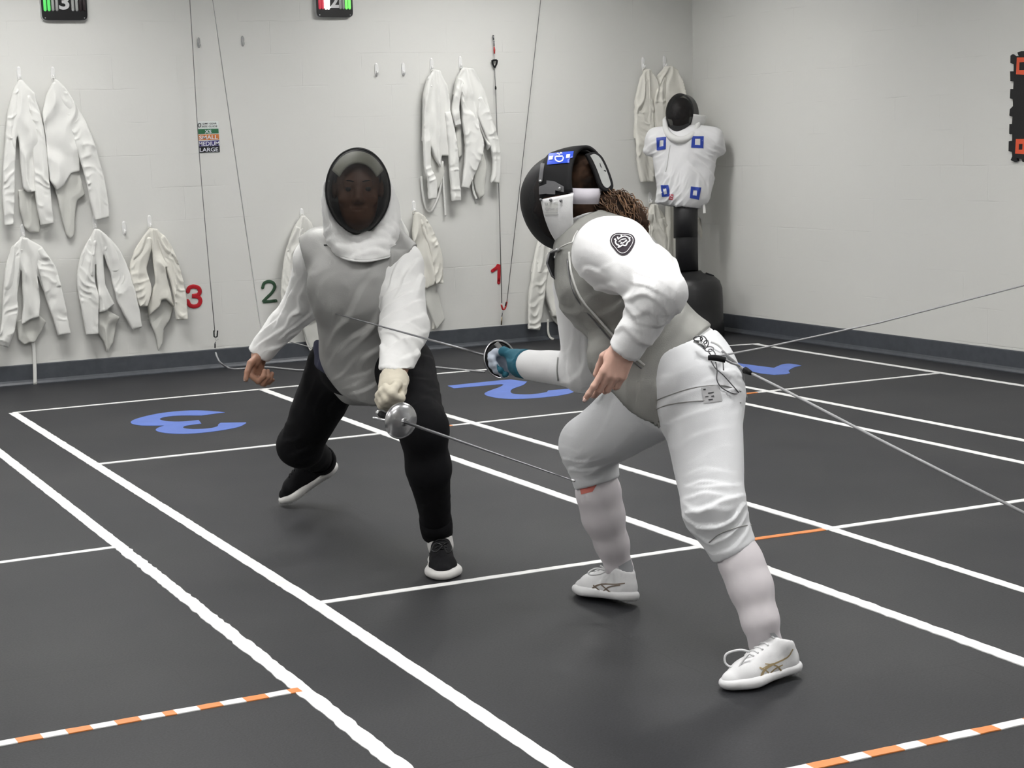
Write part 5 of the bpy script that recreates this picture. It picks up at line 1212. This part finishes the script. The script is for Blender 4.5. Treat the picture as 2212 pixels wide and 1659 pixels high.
# lower row, left
jacket((48, 510), 'white jacket in the lower row whose long strap reaches the floor', a2([(160, 360), (225, 370), (260, 480), (300, 640), (330, 900), (315, 1040), (240, 1060), (160, 1110), (180, 950), (170, 700), (150, 500)]),
    [(a2([(135, 450), (90, 640), (70, 850), (70, 1000), (40, 1180), (5, 1285)]), [12, 15, 16, 17, 15, 13]), (a2([(300, 460), (385, 640), (430, 800), (470, 950), (505, 1080), (530, 1190)]), [12, 19, 20, 18, 15, 13])],
    [a2([(130, 1080), (240, 1040), (320, 1020), (390, 1080), (360, 1150), (290, 1260), (240, 1260), (200, 1285), (150, 1240)])], [(a2([(262, 1070), (275, 1200), (290, 1330), (297, 1480), (300, 1622)]), 8)], m=0, seed=8)
jacket((205, 490), 'cool white jacket in the lower row with two broad crossed sleeves', a2([(780, 310), (850, 300), (870, 400), (870, 600), (885, 760), (960, 930), (900, 990), (825, 1005), (815, 800), (800, 600), (770, 420)]),
    [(a2([(775, 380), (735, 520), (715, 700), (735, 850), (750, 1000), (765, 1190)]), [8, 15, 19, 21, 18, 12]), (a2([(880, 380), (945, 500), (1000, 650), (1050, 850), (1100, 1000), (1150, 1140)]), [10, 17, 20, 22, 18, 11])],
    [a2([(830, 990), (900, 980), (1015, 1040), (985, 1120), (960, 1270), (905, 1345), (870, 1250), (820, 1170)])], [(a2([(908, 1005), (900, 1120), (945, 1250), (912, 1345)]), 5)], m=0, seed=11)
jacket((323, 490), 'cream white jacket beside the red wall number 3', a2([(1250, 280), (1330, 290), (1350, 400), (1400, 700), (1440, 850), (1478, 965), (1385, 890), (1355, 900), (1345, 950), (1255, 1030), (1240, 950), (1300, 750), (1280, 500)]),
    [(a2([(1250, 360), (1190, 500), (1160, 640), (1195, 800), (1200, 950)]), [11, 17, 18, 20, 8]), (a2([(1345, 360), (1400, 470), (1450, 610), (1490, 750), (1515, 900), (1530, 1065)]), [10, 14, 15, 14, 14, 12])],
    [a2([(1255, 1010), (1345, 920), (1385, 880), (1475, 965), (1430, 1080), (1390, 1150), (1380, 1270), (1340, 1345), (1320, 1215), (1270, 1090)])], [(a2([(1370, 1100), (1372, 1200), (1362, 1290)]), 9)], m=2, seed=14)
# behind the facing fencer
jacket((651, 462), "white jacket half hidden behind the facing fencer's raised right sleeve", [(648, 470), (656, 468), (668, 480), (690, 540), (700, 640), (690, 690), (640, 690), (625, 640), (622, 560), (635, 500)],
    [([(640, 490), (624, 545), (614, 620), (616, 700)], [9, 13, 13, 12])], [[(640, 680), (692, 680), (688, 735), (680, 742), (668, 757), (655, 725)]], [([(677, 690), (679, 720), (679, 751)], 10), ([(655, 700), (663, 735), (672, 757)], 7)], m=1, seed=17)
jacket((893, 455), "narrow white jacket beside the facing fencer's left shoulder", [(888, 462), (900, 460), (912, 472), (926, 530), (934, 600), (930, 615), (915, 625), (905, 620), (890, 600), (884, 500)],
    [([(904, 470), (921, 510), (934, 550), (938, 590), (941, 612)], [8, 12, 12, 11, 8])], [[(906, 605), (932, 600), (945, 640), (958, 690), (940, 712), (930, 690), (918, 660)]], [([(930, 640), (938, 675), (936, 712)], 7)], m=2, seed=20)
jacket((843, 449), "white jacket mostly hidden behind the facing fencer's mask and shoulder", [(838, 458), (848, 455), (862, 475), (876, 500), (880, 560), (870, 620), (825, 620), (820, 560), (828, 490)], m=0, seed=23)
# upper middle
jacket((933, 150), 'bright white jacket with a dangling strap loop, left of the upper middle pair', b1([(220, 140), (290, 150), (360, 300), (390, 480), (400, 650), (390, 1000), (310, 1000), (290, 1120), (250, 1050), (190, 900), (175, 700), (190, 450), (200, 280)]),
    [(b1([(195, 220), (160, 400), (150, 600), (155, 850), (165, 1100), (205, 1250), (210, 1430)]), [6, 8, 7, 8, 8, 10, 9]), (b1([(365, 560), (400, 800), (420, 1000), (428, 1200), (445, 1450)]), [7, 9, 10, 10, 10])],
    [b1([(190, 900), (300, 1000), (360, 1150), (310, 1300), (240, 1400), (200, 1300)])], [(b1([(335, 990), (342, 1100), (338, 1250), (310, 1400), (240, 1545), (190, 1520), (155, 1380), (140, 1200)]), 5.5), (b1([(350, 1050), (358, 1250), (372, 1450), (380, 1600)]), 5)], m=0, seed=26)
jacket((995, 146), 'bright white jacket spreading to the right, right of the upper middle pair', b1([(520, 120), (620, 130), (690, 250), (755, 390), (790, 560), (800, 700), (790, 900), (760, 950), (740, 850), (640, 600), (560, 350)]),
    [(b1([(540, 240), (560, 450), (590, 700), (625, 900), (590, 1100), (530, 1320)]), [9, 14, 17, 20, 15, 8]), (b1([(660, 420), (730, 620), (800, 800), (845, 980), (845, 1130), (825, 1270)]), [9, 14, 13, 10, 9, 9]), (b1([(490, 230), (455, 400), (440, 560), (470, 700)]), [6, 8, 8, 7])],
    [b1([(460, 700), (520, 740), (530, 1000), (490, 1020), (470, 900)]), b1([(650, 1150), (740, 950), (770, 1100), (740, 1390), (700, 1430), (660, 1350), (640, 1250)])], [(b1([(650, 1180), (655, 1330), (690, 1430)]), 6), (b1([(735, 1100), (745, 1250), (735, 1390)]), 6)], m=0, seed=29, nf=5)
# behind the masked fencer
jacket((1184, 470), "white jacket hanging behind the masked fencer's mask, its sleeve ending at the baseboard", [(1170, 500), (1200, 500), (1240, 600), (1240, 660), (1215, 690), (1185, 682), (1172, 640), (1160, 560)],
    [([(1170, 520), (1157, 590), (1150, 640), (1144, 711)], [15, 17, 17, 13])], [[(1180, 670), (1215, 660), (1214, 695), (1206, 706), (1190, 692)]], [([(1184, 690), (1184, 715), (1188, 728), (1196, 733)], 6)], m=1, seed=32)
# corner
cr = lambda P: [(1330 + x/2.5525, 90 + y/2.5525) for x, y in P]
jacket((1390, 148), 'cream jacket in the corner with one long straight sleeve', [(1386, 150), (1396, 149), (1412, 175), (1424, 230), (1430, 290), (1420, 330), (1405, 300), (1400, 230), (1390, 175)],
    [([(1386, 170), (1383, 220), (1383, 300), (1384, 345), (1387, 394)], [11, 19, 20, 19, 13])], m=2, seed=35)
jacket((1436, 143), 'cream jacket in the corner partly covered by the dummy mask', [(1428, 145), (1442, 142), (1455, 152), (1470, 190), (1478, 260), (1480, 330), (1450, 340), (1430, 300), (1420, 230), (1412, 165)], [([(1424, 165), (1416, 230), (1424, 300)], [9, 13, 12])], m=2, seed=38)
jacket((1404, 437), "cream jacket in the lower corner row behind the curly ponytail", [(1400, 440), (1412, 440), (1430, 470), (1442, 530), (1450, 600), (1395, 600), (1388, 520), (1392, 465)], [([(1395, 460), (1390, 510), (1396, 570)], [8, 10, 9]), ([(1420, 470), (1430, 520), (1436, 590)], [8, 10, 9])], m=2, seed=41, nf=9)
jacket((1437, 437), "cream jacket in the lower corner row behind the dummy post", [(1430, 442), (1444, 442), (1456, 480), (1470, 590), (1435, 600), (1428, 520)], [([(1496, 470), (1510, 520), (1512, 570)], [5, 6, 5])], straps=[([(1510, 452), (1513, 520), (1515, 565), (1523, 592)], 6)], m=2, seed=44)
# hooks: one behind every jacket, and the empty ones
for x, y, l in ((41, 160, 'white hook holding the first jacket of the top left row'), (114, 160, 'white hook holding the second jacket of the top left row'), (49, 500, 'white hook holding the jacket whose strap reaches the floor'), (205, 480, 'white hook holding the jacket with crossed sleeves'),
                (323, 480, 'white hook holding the cream jacket by the red number 3'), (652, 465, "white hook above the facing fencer's raised sleeve"), (894, 448, "white hook above the narrow jacket at the facing fencer's shoulder"), (843, 446, "white hook just right of the facing fencer's mask"),
                (932, 140, 'white hook of the upper middle jacket with the strap loop'), (994, 136, 'white hook of the upper middle jacket spreading right'), (1389, 137, 'white hook of the corner jacket with the long sleeve'), (1435, 134, 'white hook of the corner jacket above the dummy'),
                (1404, 428, 'white hook behind the curly ponytail'), (1437, 428, 'white hook behind the dummy chest'), (1184, 460, 'white hook hidden behind the black mask')):
    wall_hook(x, y, l)
wall_hook(813, 151, 'empty white hook, first of the two on the bare upper wall'); wall_hook(871, 150, 'empty white hook nearest the upper middle jackets'); wall_hook(268, 493, 'empty white hook between two lower row jackets')
wall_hook(429, 92, 'small clear hook beside the left hanging cord', M_CLEARHK, .75); wall_hook(524, 89, 'small clear hook right of the second hanging cord', M_CLEARHK, .75)
# wall numerals: rounded strokes
def wall_number(P, r, m, label):
    c = np.mean([on_back(*p) for p in P], 0); t = None; Q = np.array([on_back(x, y, .004) for x, y in P])
    V, F = tube_mesh(Q, r, 12, flat=.16, up=A(0, 1, 0)); mb = MB(); mb.add(V, F)
    for e in (Q[0], Q[-1]):
        v, f = lathe([(.0005, .0022), (r*.7, .0019), (r*.96, .0009), (r, -.002)], e, A(0, -1, 0), 14); mb.add(v, f)
    o = mb.build('wall_number', m, loc=c); return tag(o, label, 'wall number')
M_RED = mat('red_acrylic', (.50, .012, .022), .35); M_GREEN = mat('green_acrylic', (.035, .085, .045), .35)
w3 = a2([(1605, 830)]); 
wall_number(sm(a2([(1604, 828), (1615, 797), (1655, 785), (1695, 800), (1705, 832), (1688, 858), (1640, 866)]), 30) + sm(a2([(1640, 866), (1690, 874), (1710, 905), (1695, 942), (1655, 956), (1618, 943), (1602, 910)]), 30), .0135, M_RED, 'red wall numeral three beside the cream jacket')
n2 = lambda P: [(480 + x/3.687, 290 + y/3.687) for x, y in P]
wall_number(sm(n2([(322, 1222), (335, 1186), (372, 1172), (408, 1186), (418, 1220), (395, 1262), (355, 1302), (326, 1333)]), 36) + n2([(327, 1334), (380, 1331), (427, 1326)]), .0105, M_GREEN, 'dark green number 2 on the back wall')
n1 = lambda P: [(1020 + x/3.687, 290 + y/3.687) for x, y in P]
wall_number(n1([(162, 1088), (190, 1068), (210, 1040), (212, 1040), (214, 1090), (213, 1140), (212, 1182)]), .0125, M_RED, 'red wall numeral one beside the thin wires')
# size chart: white sheet with coloured bands
sg = on_back(450, 297); st_ = thing('size_chart', sg, 'small glove size chart with green, orange, purple and black bands', 'sign')
qd = lambda p, off: [on_back(x, y, off) for x, y in p]
g = lambda P: [(400 + x*120/1991, 240 + y*100/1659) for x, y in P]
def flat(name, p, off, th, m, parent, **k):
    V, F = prism(qd(p, off), A(0, th, 0)); return build(name, V, F, m, parent, smooth=False, **k)
flat('sheet', g([(435, 370), (1190, 350), (1245, 1480), (480, 1505)]), .0025, .0024, mat('paper', (.76, .80, .78), .5), st_)
for nm, p, col, s, c, hgt, wd in (('green_band', [(438, 645), (1190, 625), (1205, 800), (448, 825)], (.03, .16, .07), 'XS', (820, 735), 7.6, 14.5), ('orange_band', [(448, 845), (1208, 820), (1218, 1020), (462, 1050)], (.62, .20, .05), 'SMALL', (835, 940), 8.6, 40), ('purple_band', [(466, 1085), (1222, 1045), (1232, 1240), (478, 1270)], (.035, .02, .17), 'MEDIUM', (852, 1165), 9, 44.5), ('black_band', [(480, 1275), (1232, 1245), (1242, 1470), (492, 1495)], (.006, .006, .010), 'LARGE', (855, 1380), 8.6, 40)):
    bn = flat(nm, g(p), .0032, .0006, mat(nm, col, .5), st_)
    text_px('lettering', None, s, g([c])[0], (1, -.03), hgt, mat('chart_letter', (.78, .80, .86), .5), bn, w=wd, bold=.015, plane=lambda x, y: on_back(x, y, .0040))
text_px('heading', None, 'DMF GEAR', g([(880, 445)])[0], (1, -.02), 3.6, M_INK, st_, w=30, bold=.01, plane=lambda x, y: on_back(x, y, .0034)); text_px('heading', None, 'SIZE GUIDE', g([(880, 550)])[0], (1, -.02), 3.6, M_INK, st_, w=33, bold=.01, plane=lambda x, y: on_back(x, y, .0034))
build('crest', *tube_mesh([on_back(x, y, .0034) for x, y in sm(g([(470, 460), (540, 440), (560, 520), (510, 575), (465, 540), (470, 460)]), 16)], .0025, 5), M_INK, st_)
# scoring boxes at the top edge
M_SB = mat('box_black', (.010, .010, .011), .3); M_SBE = mat('box_edge', (.55, .56, .56), .4); M_NUM = mat('number_white', (.62, .62, .63), .5)
def led(name, col, e): return mat(name, tuple(c*.8 for c in col), .35, emit=col if e else None, estr=e)
def scoring_box(c0, rx, ry, num, bars, label, screws, shade):
    c = on_back(*c0, .03); u = nrm(on_back(c0[0] + 5, c0[1], .03) - on_back(c0[0] - 5, c0[1], .03)); u = A(1, 0, 0); v = A(0, 0, 1); t = thing('scoring_box', c, label, 'scoring light')
    n = 24; pl_ = [c + u*(rx*math.copysign(abs(math.cos(a))**.22, math.cos(a))) + v*(ry*math.copysign(abs(math.sin(a))**.22, math.sin(a))) for a in np.linspace(0, 2*PI, 48, endpoint=False)]
    V, F = prism(pl_, A(0, .03, 0)); build('housing', V, F, M_SBE, t, smooth=False)
    V, F = prism([c + (p - c)*.985 + A(0, -.004, 0) for p in pl_], A(0, .0045, 0)); fc_ = build('face', V, F, M_SB, t, smooth=False)
    text_on('numeral', num, c + A(0, -.0045, .004), u, v*.046, M_NUM, fc_, w=.064, bold=.03)
    for x, m_ in bars:
        V, F = tube_mesh([c + u*x + v*z + A(0, -.006, 0) for z in (-.052, -.044, .044, .052)], np.array([.0045, .0095, .0095, .0045]), 10, flat=.6, up=A(0, 1, 0)); build('light_tube', V, F, m_, fc_)
    for sx in (-1, 1):
        for sz in (-1, 1):
            V, F = lathe([(.004, 0), (.004, .001), (.001, .0015)], c + u*sx*(rx - .022) + v*sz*(ry - .016) + A(0, -.004, 0), A(0, -1, 0), 10); build('screw', V, F, M_METAL, fc_)
gr, wh, dk, rd = led('led_green', (.10, .62, .13), .35), led('led_off', (.50, .51, .50), 0), led('led_dark', (.03, .018, .02), 0), led('led_red', (.55, .05, .08), .3)
wl_on, gr2 = led('led_white_lit', (1, 1, .97), 5.0), led('led_green_lit', (.16, .80, .12), .6)
scoring_box((138, 6), .142, .108, '3', [(-.118, gr), (-.094, gr), (-.070, wh), (-.046, wh), (.052, wh), (.076, wh), (.100, dk), (.122, dk)], 'scoring light box numbered 3 at the top left', 2, 0)
scoring_box((722, 3), .129, .104, '2', [(-.104, rd), (-.084, rd), (-.062, wl_on), (-.044, wl_on), (.040, wh), (.060, wh), (.082, gr2), (.104, gr2)], 'scoring light box numbered 2 with a lit white lamp', 2, 0)
# hanging cords
M_CORD = mat('dark_wire', (.17, .17, .165), .5)
def cord(name, P, r, label, m=M_CORD, parts=()):
    P = [np.asarray(p, float) for p in P]; t = thing(name, P[-1], label, 'wire')
    build('wire', *tube_mesh(P, r, 6), m, t)
    for f in parts: f(t)
    return t
def clip_U(t):
    for pts in (((462, 714), (462.5, 727), (465, 728.5)), ((470, 714), (469, 727), (466, 728.5))): build('fork_prong', *tube_mesh([on_back(x, y, .05) for x, y in pts], .0045, 6), M_BLACKM, t)
    build('hook_wire', *tube_mesh(bez([on_back(x, y, .05) for x, y in ((465, 728), (466, 735), (470, 734), (472, 732))], 10), .0016, 5), M_GREYCORD, t)
    build('plug', *tube_mesh([on_back(x, y, .05) for x, y in ((466, 738), (464.5, 743), (464.5, 752))], np.array([.003, .006, .004]), 8), M_DARKMETAL, t)
cord('hanging_wire', [on_back(x, y, .05) for x, y in ((401, -120), (410, 0), (418, 130), (425, 250), (431, 340), (437.5, 420), (453, 595), (464, 716))], .0026, 'hanging wire ending in a black fork above the left baseboard', parts=[clip_U])
cord('hanging_wire', [at(441, -120, 9.5), at(459, 0, 9.3), at(520, 420, 8.5), at(560, 690, 8.0), at(567, 722, 7.6), at(610, 734, 7.2), at(664, 748, 6.8), at(702, 768, 6.44)], .0022, "slanting wire running down behind the facing fencer's bare hand")
def clip_red(t):
    build('fork_clip', *tube_mesh(bez([on_back(x, y, .05) for x, y in ((1083, 658), (1086, 668), (1091, 666), (1095, 652))], 16), .0065, 8), M_REDPL, t)
    build('fork_tip', *tube_mesh([on_back(x, y, .05) for x, y in ((1092, 661), (1094, 653))], .006, 8), M_BLACKM, t)
    build('plug_pin', *tube_mesh([on_back(x, y, .05) for x, y in ((1086, 671), (1084, 684))], .0035, 8), M_DARKMETAL, t)
    build('plug_end', *tube_mesh([on_back(x, y, .05) for x, y in ((1084, 685), (1083, 702))], .0055, 8), mat('brass', (.30, .25, .18), .4, metal=.8), t)
cord('hanging_wire', [on_back(1176, -120, .05), on_back(1168, 0, .05), on_back(1095, 652, .05)], .0024, 'slanting wire holding the red clip below the red number 1', parts=[clip_red])
def clip_top(t):
    build('pin', *tube_mesh([on_back(x, y, .02) for x, y in ((1065.5, 76), (1066, 86))], .006, 8), M_DARKMETAL, t); build('pin_neck', *tube_mesh([on_back(x, y, .02) for x, y in ((1067, 88), (1067.3, 100))], .0042, 8), M_DARKMETAL, t)
    build('red_sleeve', *tube_mesh([on_back(x, y, .02) for x, y in ((1067.5, 101), (1068, 108), (1068, 116))], np.array([.004, .0068, .005]), 8), M_REDPL, t)
    build('wall_loop', *tube_mesh([on_back(x, y, .02) for x, y in ((1068, 117), (1068.5, 130))], .003, 6), M_CLEARHK, t)
    for pts in (((1063, 130), (1064.5, 138), (1068.5, 146)), ((1074, 130), (1072.5, 138), (1068.5, 146)), ((1064, 131), (1068, 130), (1073, 130))): build('fork_arm', *tube_mesh(bez([on_back(x, y, .02) for x, y in pts], 10), .0065, 8), M_BLACKM, t)
    build('knot', *tube_mesh([on_back(x, y, .03) for x, y in ((1070.4, 186), (1070.8, 190), (1071, 194))], np.array([.004, .007, .004]), 8), M_BLACKM, t)
cord('hanging_wire', [on_back(1068.5, 145, .02), on_back(1069, 165, .025), on_back(1070.6, 190, .03), on_back(1078, 420, .04), on_back(1084, 655, .048)], .0030, 'black wire hanging from the black fork clip beside the upper middle jackets', parts=[clip_top])
# grey cable along the floor
def fl(x, y, z=.006): return on_z(x, y, z)
cp = [on_back(466, 762, .05), on_back(469, 771, .09), on_back(476, 783, .13)] + [fl(x, y) for x, y in ((492, 794), (510, 797), (540, 795), (575, 793), (620, 797), (650, 799.5), (690, 797), (760, 790), (840, 788), (925, 792), (980, 797), (1047, 803))]
o = build('floor_cable', *tube_mesh(bez(cp, 90), .0058, 8), M_GREYCORD, loc=fl(620, 797, 0)); tag(o, 'light grey cable curving from the back wall onto the floor', 'cable')
# foam tile target on the right wall
M_FOAM = mat('black_foam', (.008, .008, .009), .75, bump=.2, bscale=120); M_FLUO = mat('fluorescent_orange', (.78, .10, .035), .6)
tq = lambda P: [(2132 + x*80/474, 90 + y*280/1659) for x, y in P]
pts = tq([(300, 180), (322, 162), (350, 185), (405, 185), (388, 140), (440, 120), (540, 118), (560, 180), (640, 182), (640, 1470), (520, 1480), (455, 1540), (440, 1500), (378, 1490), (390, 1525), (350, 1540), (302, 1515), (322, 1470), (318, 1395), (300, 1408), (275, 1400), (278, 1275), (300, 1270), (320, 1290), (322, 1180), (300, 1185), (283, 1178), (286, 1055), (318, 1055), (326, 960), (300, 955), (285, 945), (292, 865), (332, 825), (330, 740), (315, 732), (292, 725), (298, 605), (335, 605), (340, 510), (298, 505), (295, 380), (340, 380), (342, 290), (320, 282), (298, 272)])
P_ = [on_right(x, y, .016) for x, y in pts]; V, F = prism(P_, -RN*.015); tt = thing('foam_target', P_[0], 'black interlocking foam tile target with orange squares on the right wall', 'target')
build('tile', V, F, M_FOAM, tt, smooth=False)
for y0_, y1_, x0_, ci in ((200, 430, 372, ((415, 265), (480, 260), (480, 362), (412, 365))), (1245, 1445, 360, ((408, 1310), (455, 1308), (452, 1382), (405, 1384)))):
    mb = MB(); o_ = tq([(x0_ + 10, y0_ + 2), (x0_ + 180, y0_), (x0_ + 176, y1_), (x0_, y1_ - 12)]); i_ = tq(ci); O = [on_right(x, y, .0175) for x, y in o_]; I = [on_right(x, y, .0175) for x, y in i_]
    Vv = O + I + [p - RN*.0014 for p in O + I]; Ff = []
    for i in range(4):
        j = (i+1) % 4; Ff += [(i, j, 4+j, 4+i), (8+i, 12+i, 12+j, 8+j), (i, 8+i, 8+j, j), (4+i, 4+j, 12+j, 12+i)]
    mb.add(Vv, Ff); mb.build('orange_square', M_FLUO, tt, smooth=False)
# ------------------------------------------------------------------ training dummy in the corner
dq = lambda P: [(1330 + x/2.5525, 90 + y/2.5525) for x, y in P]
db = on_z(1494, 727); DD = depth(db + A(0, 0, .5))
dm = thing('training_dummy', db, 'training dummy in white jacket and black mask on a black weighted base', 'training dummy')
M_BASEP = mat('black_plastic', (.012, .012, .013), .42, bump=.15, bscale=120); M_POST = mat('black_vinyl', (.010, .010, .012), .5, bump=.2, bscale=40)
# base: a rounded drum with a foot ring
prof = [(r_, h_*1.14) for r_, h_ in [(.225, .0), (.232, .01), (.232, .085), (.226, .095), (.226, .20), (.222, .30), (.205, .345), (.165, .375), (.09, .395), (.075, .41), (.001, .412)]]
V, F = lathe(prof[:-1] + [(.001, .467)], db, A(0, 0, 1), 48); bs = build('base', V, F, M_BASEP, dm)
fc_ = db + A(0, 0, .375) + RIGHT*.105 - FWD*.06; V, F = MB().box((-.030, -.02, -.012), (.030, .02, .022), np.array([nrm(RIGHT + .35*DOWN), FWD, -nrm(DOWN - .35*RIGHT)]), at(1531, 598, DD - .02)).V, [(0, 2, 3, 1), (4, 5, 7, 6), (0, 1, 5, 4), (2, 6, 7, 3), (0, 4, 6, 2), (1, 3, 7, 5)]
build('filler_cap', V, F, M_BLACKM, bs, smooth=False, bevel=.003)
pw = .086
pt = [at(1484, 585, DD), at(1483, 510, DD), at(1481, 430, DD)]
V, F = tube_mesh(pt, np.array([.080, .078, .082]), 28); po = build('post', V, F, M_POST, dm)
V, F = tube_mesh([at(1481, 514, DD), at(1481, 470, DD), at(1481, 400, DD)], .0855, 28); build('post_sleeve', V, F, M_POST, po)
# stuffed jacket
dl_ = nrm(RIGHT - .12*FWD*0); df = nrm(-FWD - RIGHT*.18); 
X = lambda x, y, o=0: at(x, y, DD) + df*o
F = Field(X(1380, 480) - A(.1, .3, .1), X(1580, 230) + A(.15, .35, .1), .0075)
sq = (df, .92)
F.cone(X(1424, 305), X(1532, 305), .092, .092, .05, sq); F.cone(X(1440, 310), X(1450, 418), .105, .098, .05, sq); F.cone(X(1520, 310), X(1506, 420), .112, .098, .05, sq); F.cone(X(1480, 310), X(1478, 420), .14, .14, .05, sq)
F.cone(X(1418, 300), X(1400, 324), .062, .040, .04); F.cone(X(1540, 300), X(1556, 322), .072, .042, .04)
F.ball(X(1398, 327), .026, .02); F.ball(X(1558, 325), .030, .02); F.ball(X(1546, 330), .026, .02)
F.cone(X(1430, 425), X(1420, 436), .04, .02, .04); F.cone(X(1490, 430), X(1498, 455), .05, .012, .03, sq)
F.half(X(1470, 449), nrm(DOWN*.95 - RIGHT*.16), .01); F.cone(X(1480, 470), X(1478, 425), .100, .07, .01, op='s')
V, Q = F.surface(2)
V = folds(V, Q, [fold_px(1420, 380, DD - .1, .17, 25, .06, .020), fold_px(1440, 420, DD - .1, .14, 40, .05, .018), fold_px(1500, 430, DD - .1, .14, 0, .07, .018), fold_px(1408, 320, DD - .1, .10, 60, .05, .016), fold_px(1545, 320, DD - .1, .11, 120, .05, .016), fold_px(1525, 365, DD - .1, .15, 150, .09, .014), fold_px(1470, 385, DD - .1, .15, 10, .09, .012)], .010, .11)
bvd = bvh_of(V, Q); dj = build('jacket', V, Q, mat('dummy_cotton', (.74, .74, .75), .85, bump=.12, bscale=300, wrinkle=.25, wscale=8), dm, label='stuffed white jacket with rolled sleeve ends')
M_BTAPE = mat('blue_tape', (.018, .052, .36), .5)
ds = lambda P: [(1390 + x*200/1106, 180 + y*300/1659) for x, y in P]
for o_, i_ in (([(155, 650), (272, 640), (265, 785), (160, 803)], [(192, 682), (240, 676), (238, 752), (190, 758)]), ([(578, 632), (720, 632), (712, 778), (568, 768)], [(615, 662), (678, 660), (676, 738), (612, 736)]),
               ([(208, 1215), (300, 1215), (318, 1350), (222, 1355)], [(232, 1256), (272, 1252), (282, 1318), (248, 1326)]), ([(565, 1232), (688, 1245), (660, 1392), (552, 1368)], [(592, 1275), (642, 1280), (634, 1342), (586, 1338)])):
    O, I = A(*ds(o_)), A(*ds(i_)); O, I = np.array(ds(o_)), np.array(ds(i_)); R_ = []
    for k in np.linspace(0, 1, 5):
        row = []
        for i in range(4):
            for s_ in np.linspace(0, 1, 5)[:-1]: row.append(((O[i]*(1-s_) + O[(i+1) % 4]*s_))*(1-k) + (I[i]*(1-s_) + I[(i+1) % 4]*s_)*k)
        row.append(row[0]); R_.append(row)
    decal('target_square', bvd, [np.array(R_)], M_BTAPE, dj, .003)
rt_ = decal('red_tag', bvd, [px_quad(ds([(316, 1322), (360, 1326), (354, 1392), (300, 1388)]), 4, 4)], mat('red_label', (.55, .10, .13), .6), dj, .003)
if rt_: decal('tag_print', bvd, [px_strip(ds([(325, 1345), (350, 1350)]), 2, 2, 4), px_strip(ds([(320, 1370), (348, 1375)]), 1.5, 2, 4)], M_WPRINT, dj, .0045)
tubes('front_seam', [p for p in (cast(bvd, *q, .001) for q in ds([(318, 740), (300, 850), (285, 960), (265, 1060)])) if p is not None], .0022, M_ZIP, dj)
tubes('strap', [X(1512, 430, .03), X(1516, 442, .03), X(1521, 446, .05), X(1523, 462, .05)], .010, M_JCK[0], dj, flat=.25, up=FWD)
# mask with a dummy head
df2 = nrm(-FWD*.90 - RIGHT*.42 + DOWN*.05); du = nrm(-DOWN); du = nrm(du - df2*(du @ df2)); dr = np.cross(df2, du)
mcD = X(1469, 246, .03); WD = dict(w=.096, up=.135, dn=.165)
mk = thing('mask', mcD, None, None); mk.parent = dm; mk.location = tuple(mcD - db)
V, Fm = mask_mesh(mcD, dr, du, df2, dep=.12, **WD); build('wire_mesh', V, Fm, mesh_mat('dummy_wire', .16, (.010, .010, .011)), mk)
ring = [mcD + dr*a + du*b for a, b in (rim_pt(2*PI*i/64, .097, .136, .146) for i in range(65))]; V, Fm = tube_mesh(ring, .004, 8, cap=False); build('rim', V, Fm, M_BLACKF, mk)
V, Fm = mask_band(mcD, dr, du, df2, -1.75, 1.75, lambda t: .12, out=.002, n=40, m=6, **WD); build('side_trim', V, Fm, M_BLACKF, mk, solid=.006)
V, Fm = mask_band(mcD, dr, du, df2, PI - 1.5, PI + 1.5, lambda t: .070 + .050*(abs(t-.5)*2), out=.002, n=60, m=10, flare=.45, puff=.012, **WD); V = folds(V, np.array(Fm), [], .003, .05)
bb = build('bib', V, Fm, mat('dummy_bib', (.70, .70, .69), .85), mk, solid=.006, label='white mask bib'); 
tubes('bib_roll', [X(1436, 258, .0), X(1441, 284, .07), X(1454, 301, .115), X(1474, 308, .125), X(1493, 300, .11), X(1506, 280, .06), X(1509, 258, -.02)], np.array([.016, .022, .026, .027, .026, .022, .016]), mat('dummy_bib', (.70, .70, .69), .85), mk, n=12)
F = Field(mcD - .2, mcD + .2, .006); head_prims(F, mcD - df2*.035, dr, du, df2, .92); F.cone(mcD - du*.08 - df2*.04, mcD - du*.18 - df2*.04, .05, .055, .03); V, Q = F.surface(1); build('head_form', V, Q, mat('head_rubber', (.16, .10, .085), .5), dm)
EXPOSURE = 1.17
# ------------------------------------------------------------------ camera, world, view
cam = bpy.data.cameras.new('camera'); co = bpy.data.objects.new('camera', cam); C.objects.link(co)
cam.sensor_fit = 'HORIZONTAL'; cam.sensor_width = 36; cam.lens = FPX/W_*36; cam.clip_start = .05; cam.clip_end = 60
Mx = Matrix.Identity(4)
for i in range(3): Mx[i][0] = RIGHT[i]; Mx[i][1] = -DOWN[i]; Mx[i][2] = -FWD[i]; Mx[i][3] = CAM[i]
co.matrix_world = Mx
sc = bpy.context.scene; sc.camera = co
w = bpy.data.worlds.new('world'); sc.world = w; w.use_nodes = True
w.node_tree.nodes['Background'].inputs[0].default_value = (.5, .5, .5, 1); w.node_tree.nodes['Background'].inputs[1].default_value = .05
sc.view_settings.view_transform = 'Standard'; sc.view_settings.look = 'None'; sc.view_settings.gamma = 1; sc.view_settings.use_curve_mapping = False
sc.view_settings.exposure = EXPOSURE
cy = sc.cycles
cy.max_bounces = 5; cy.diffuse_bounces = 3; cy.glossy_bounces = 2; cy.transparent_max_bounces = 12; cy.adaptive_threshold = .06
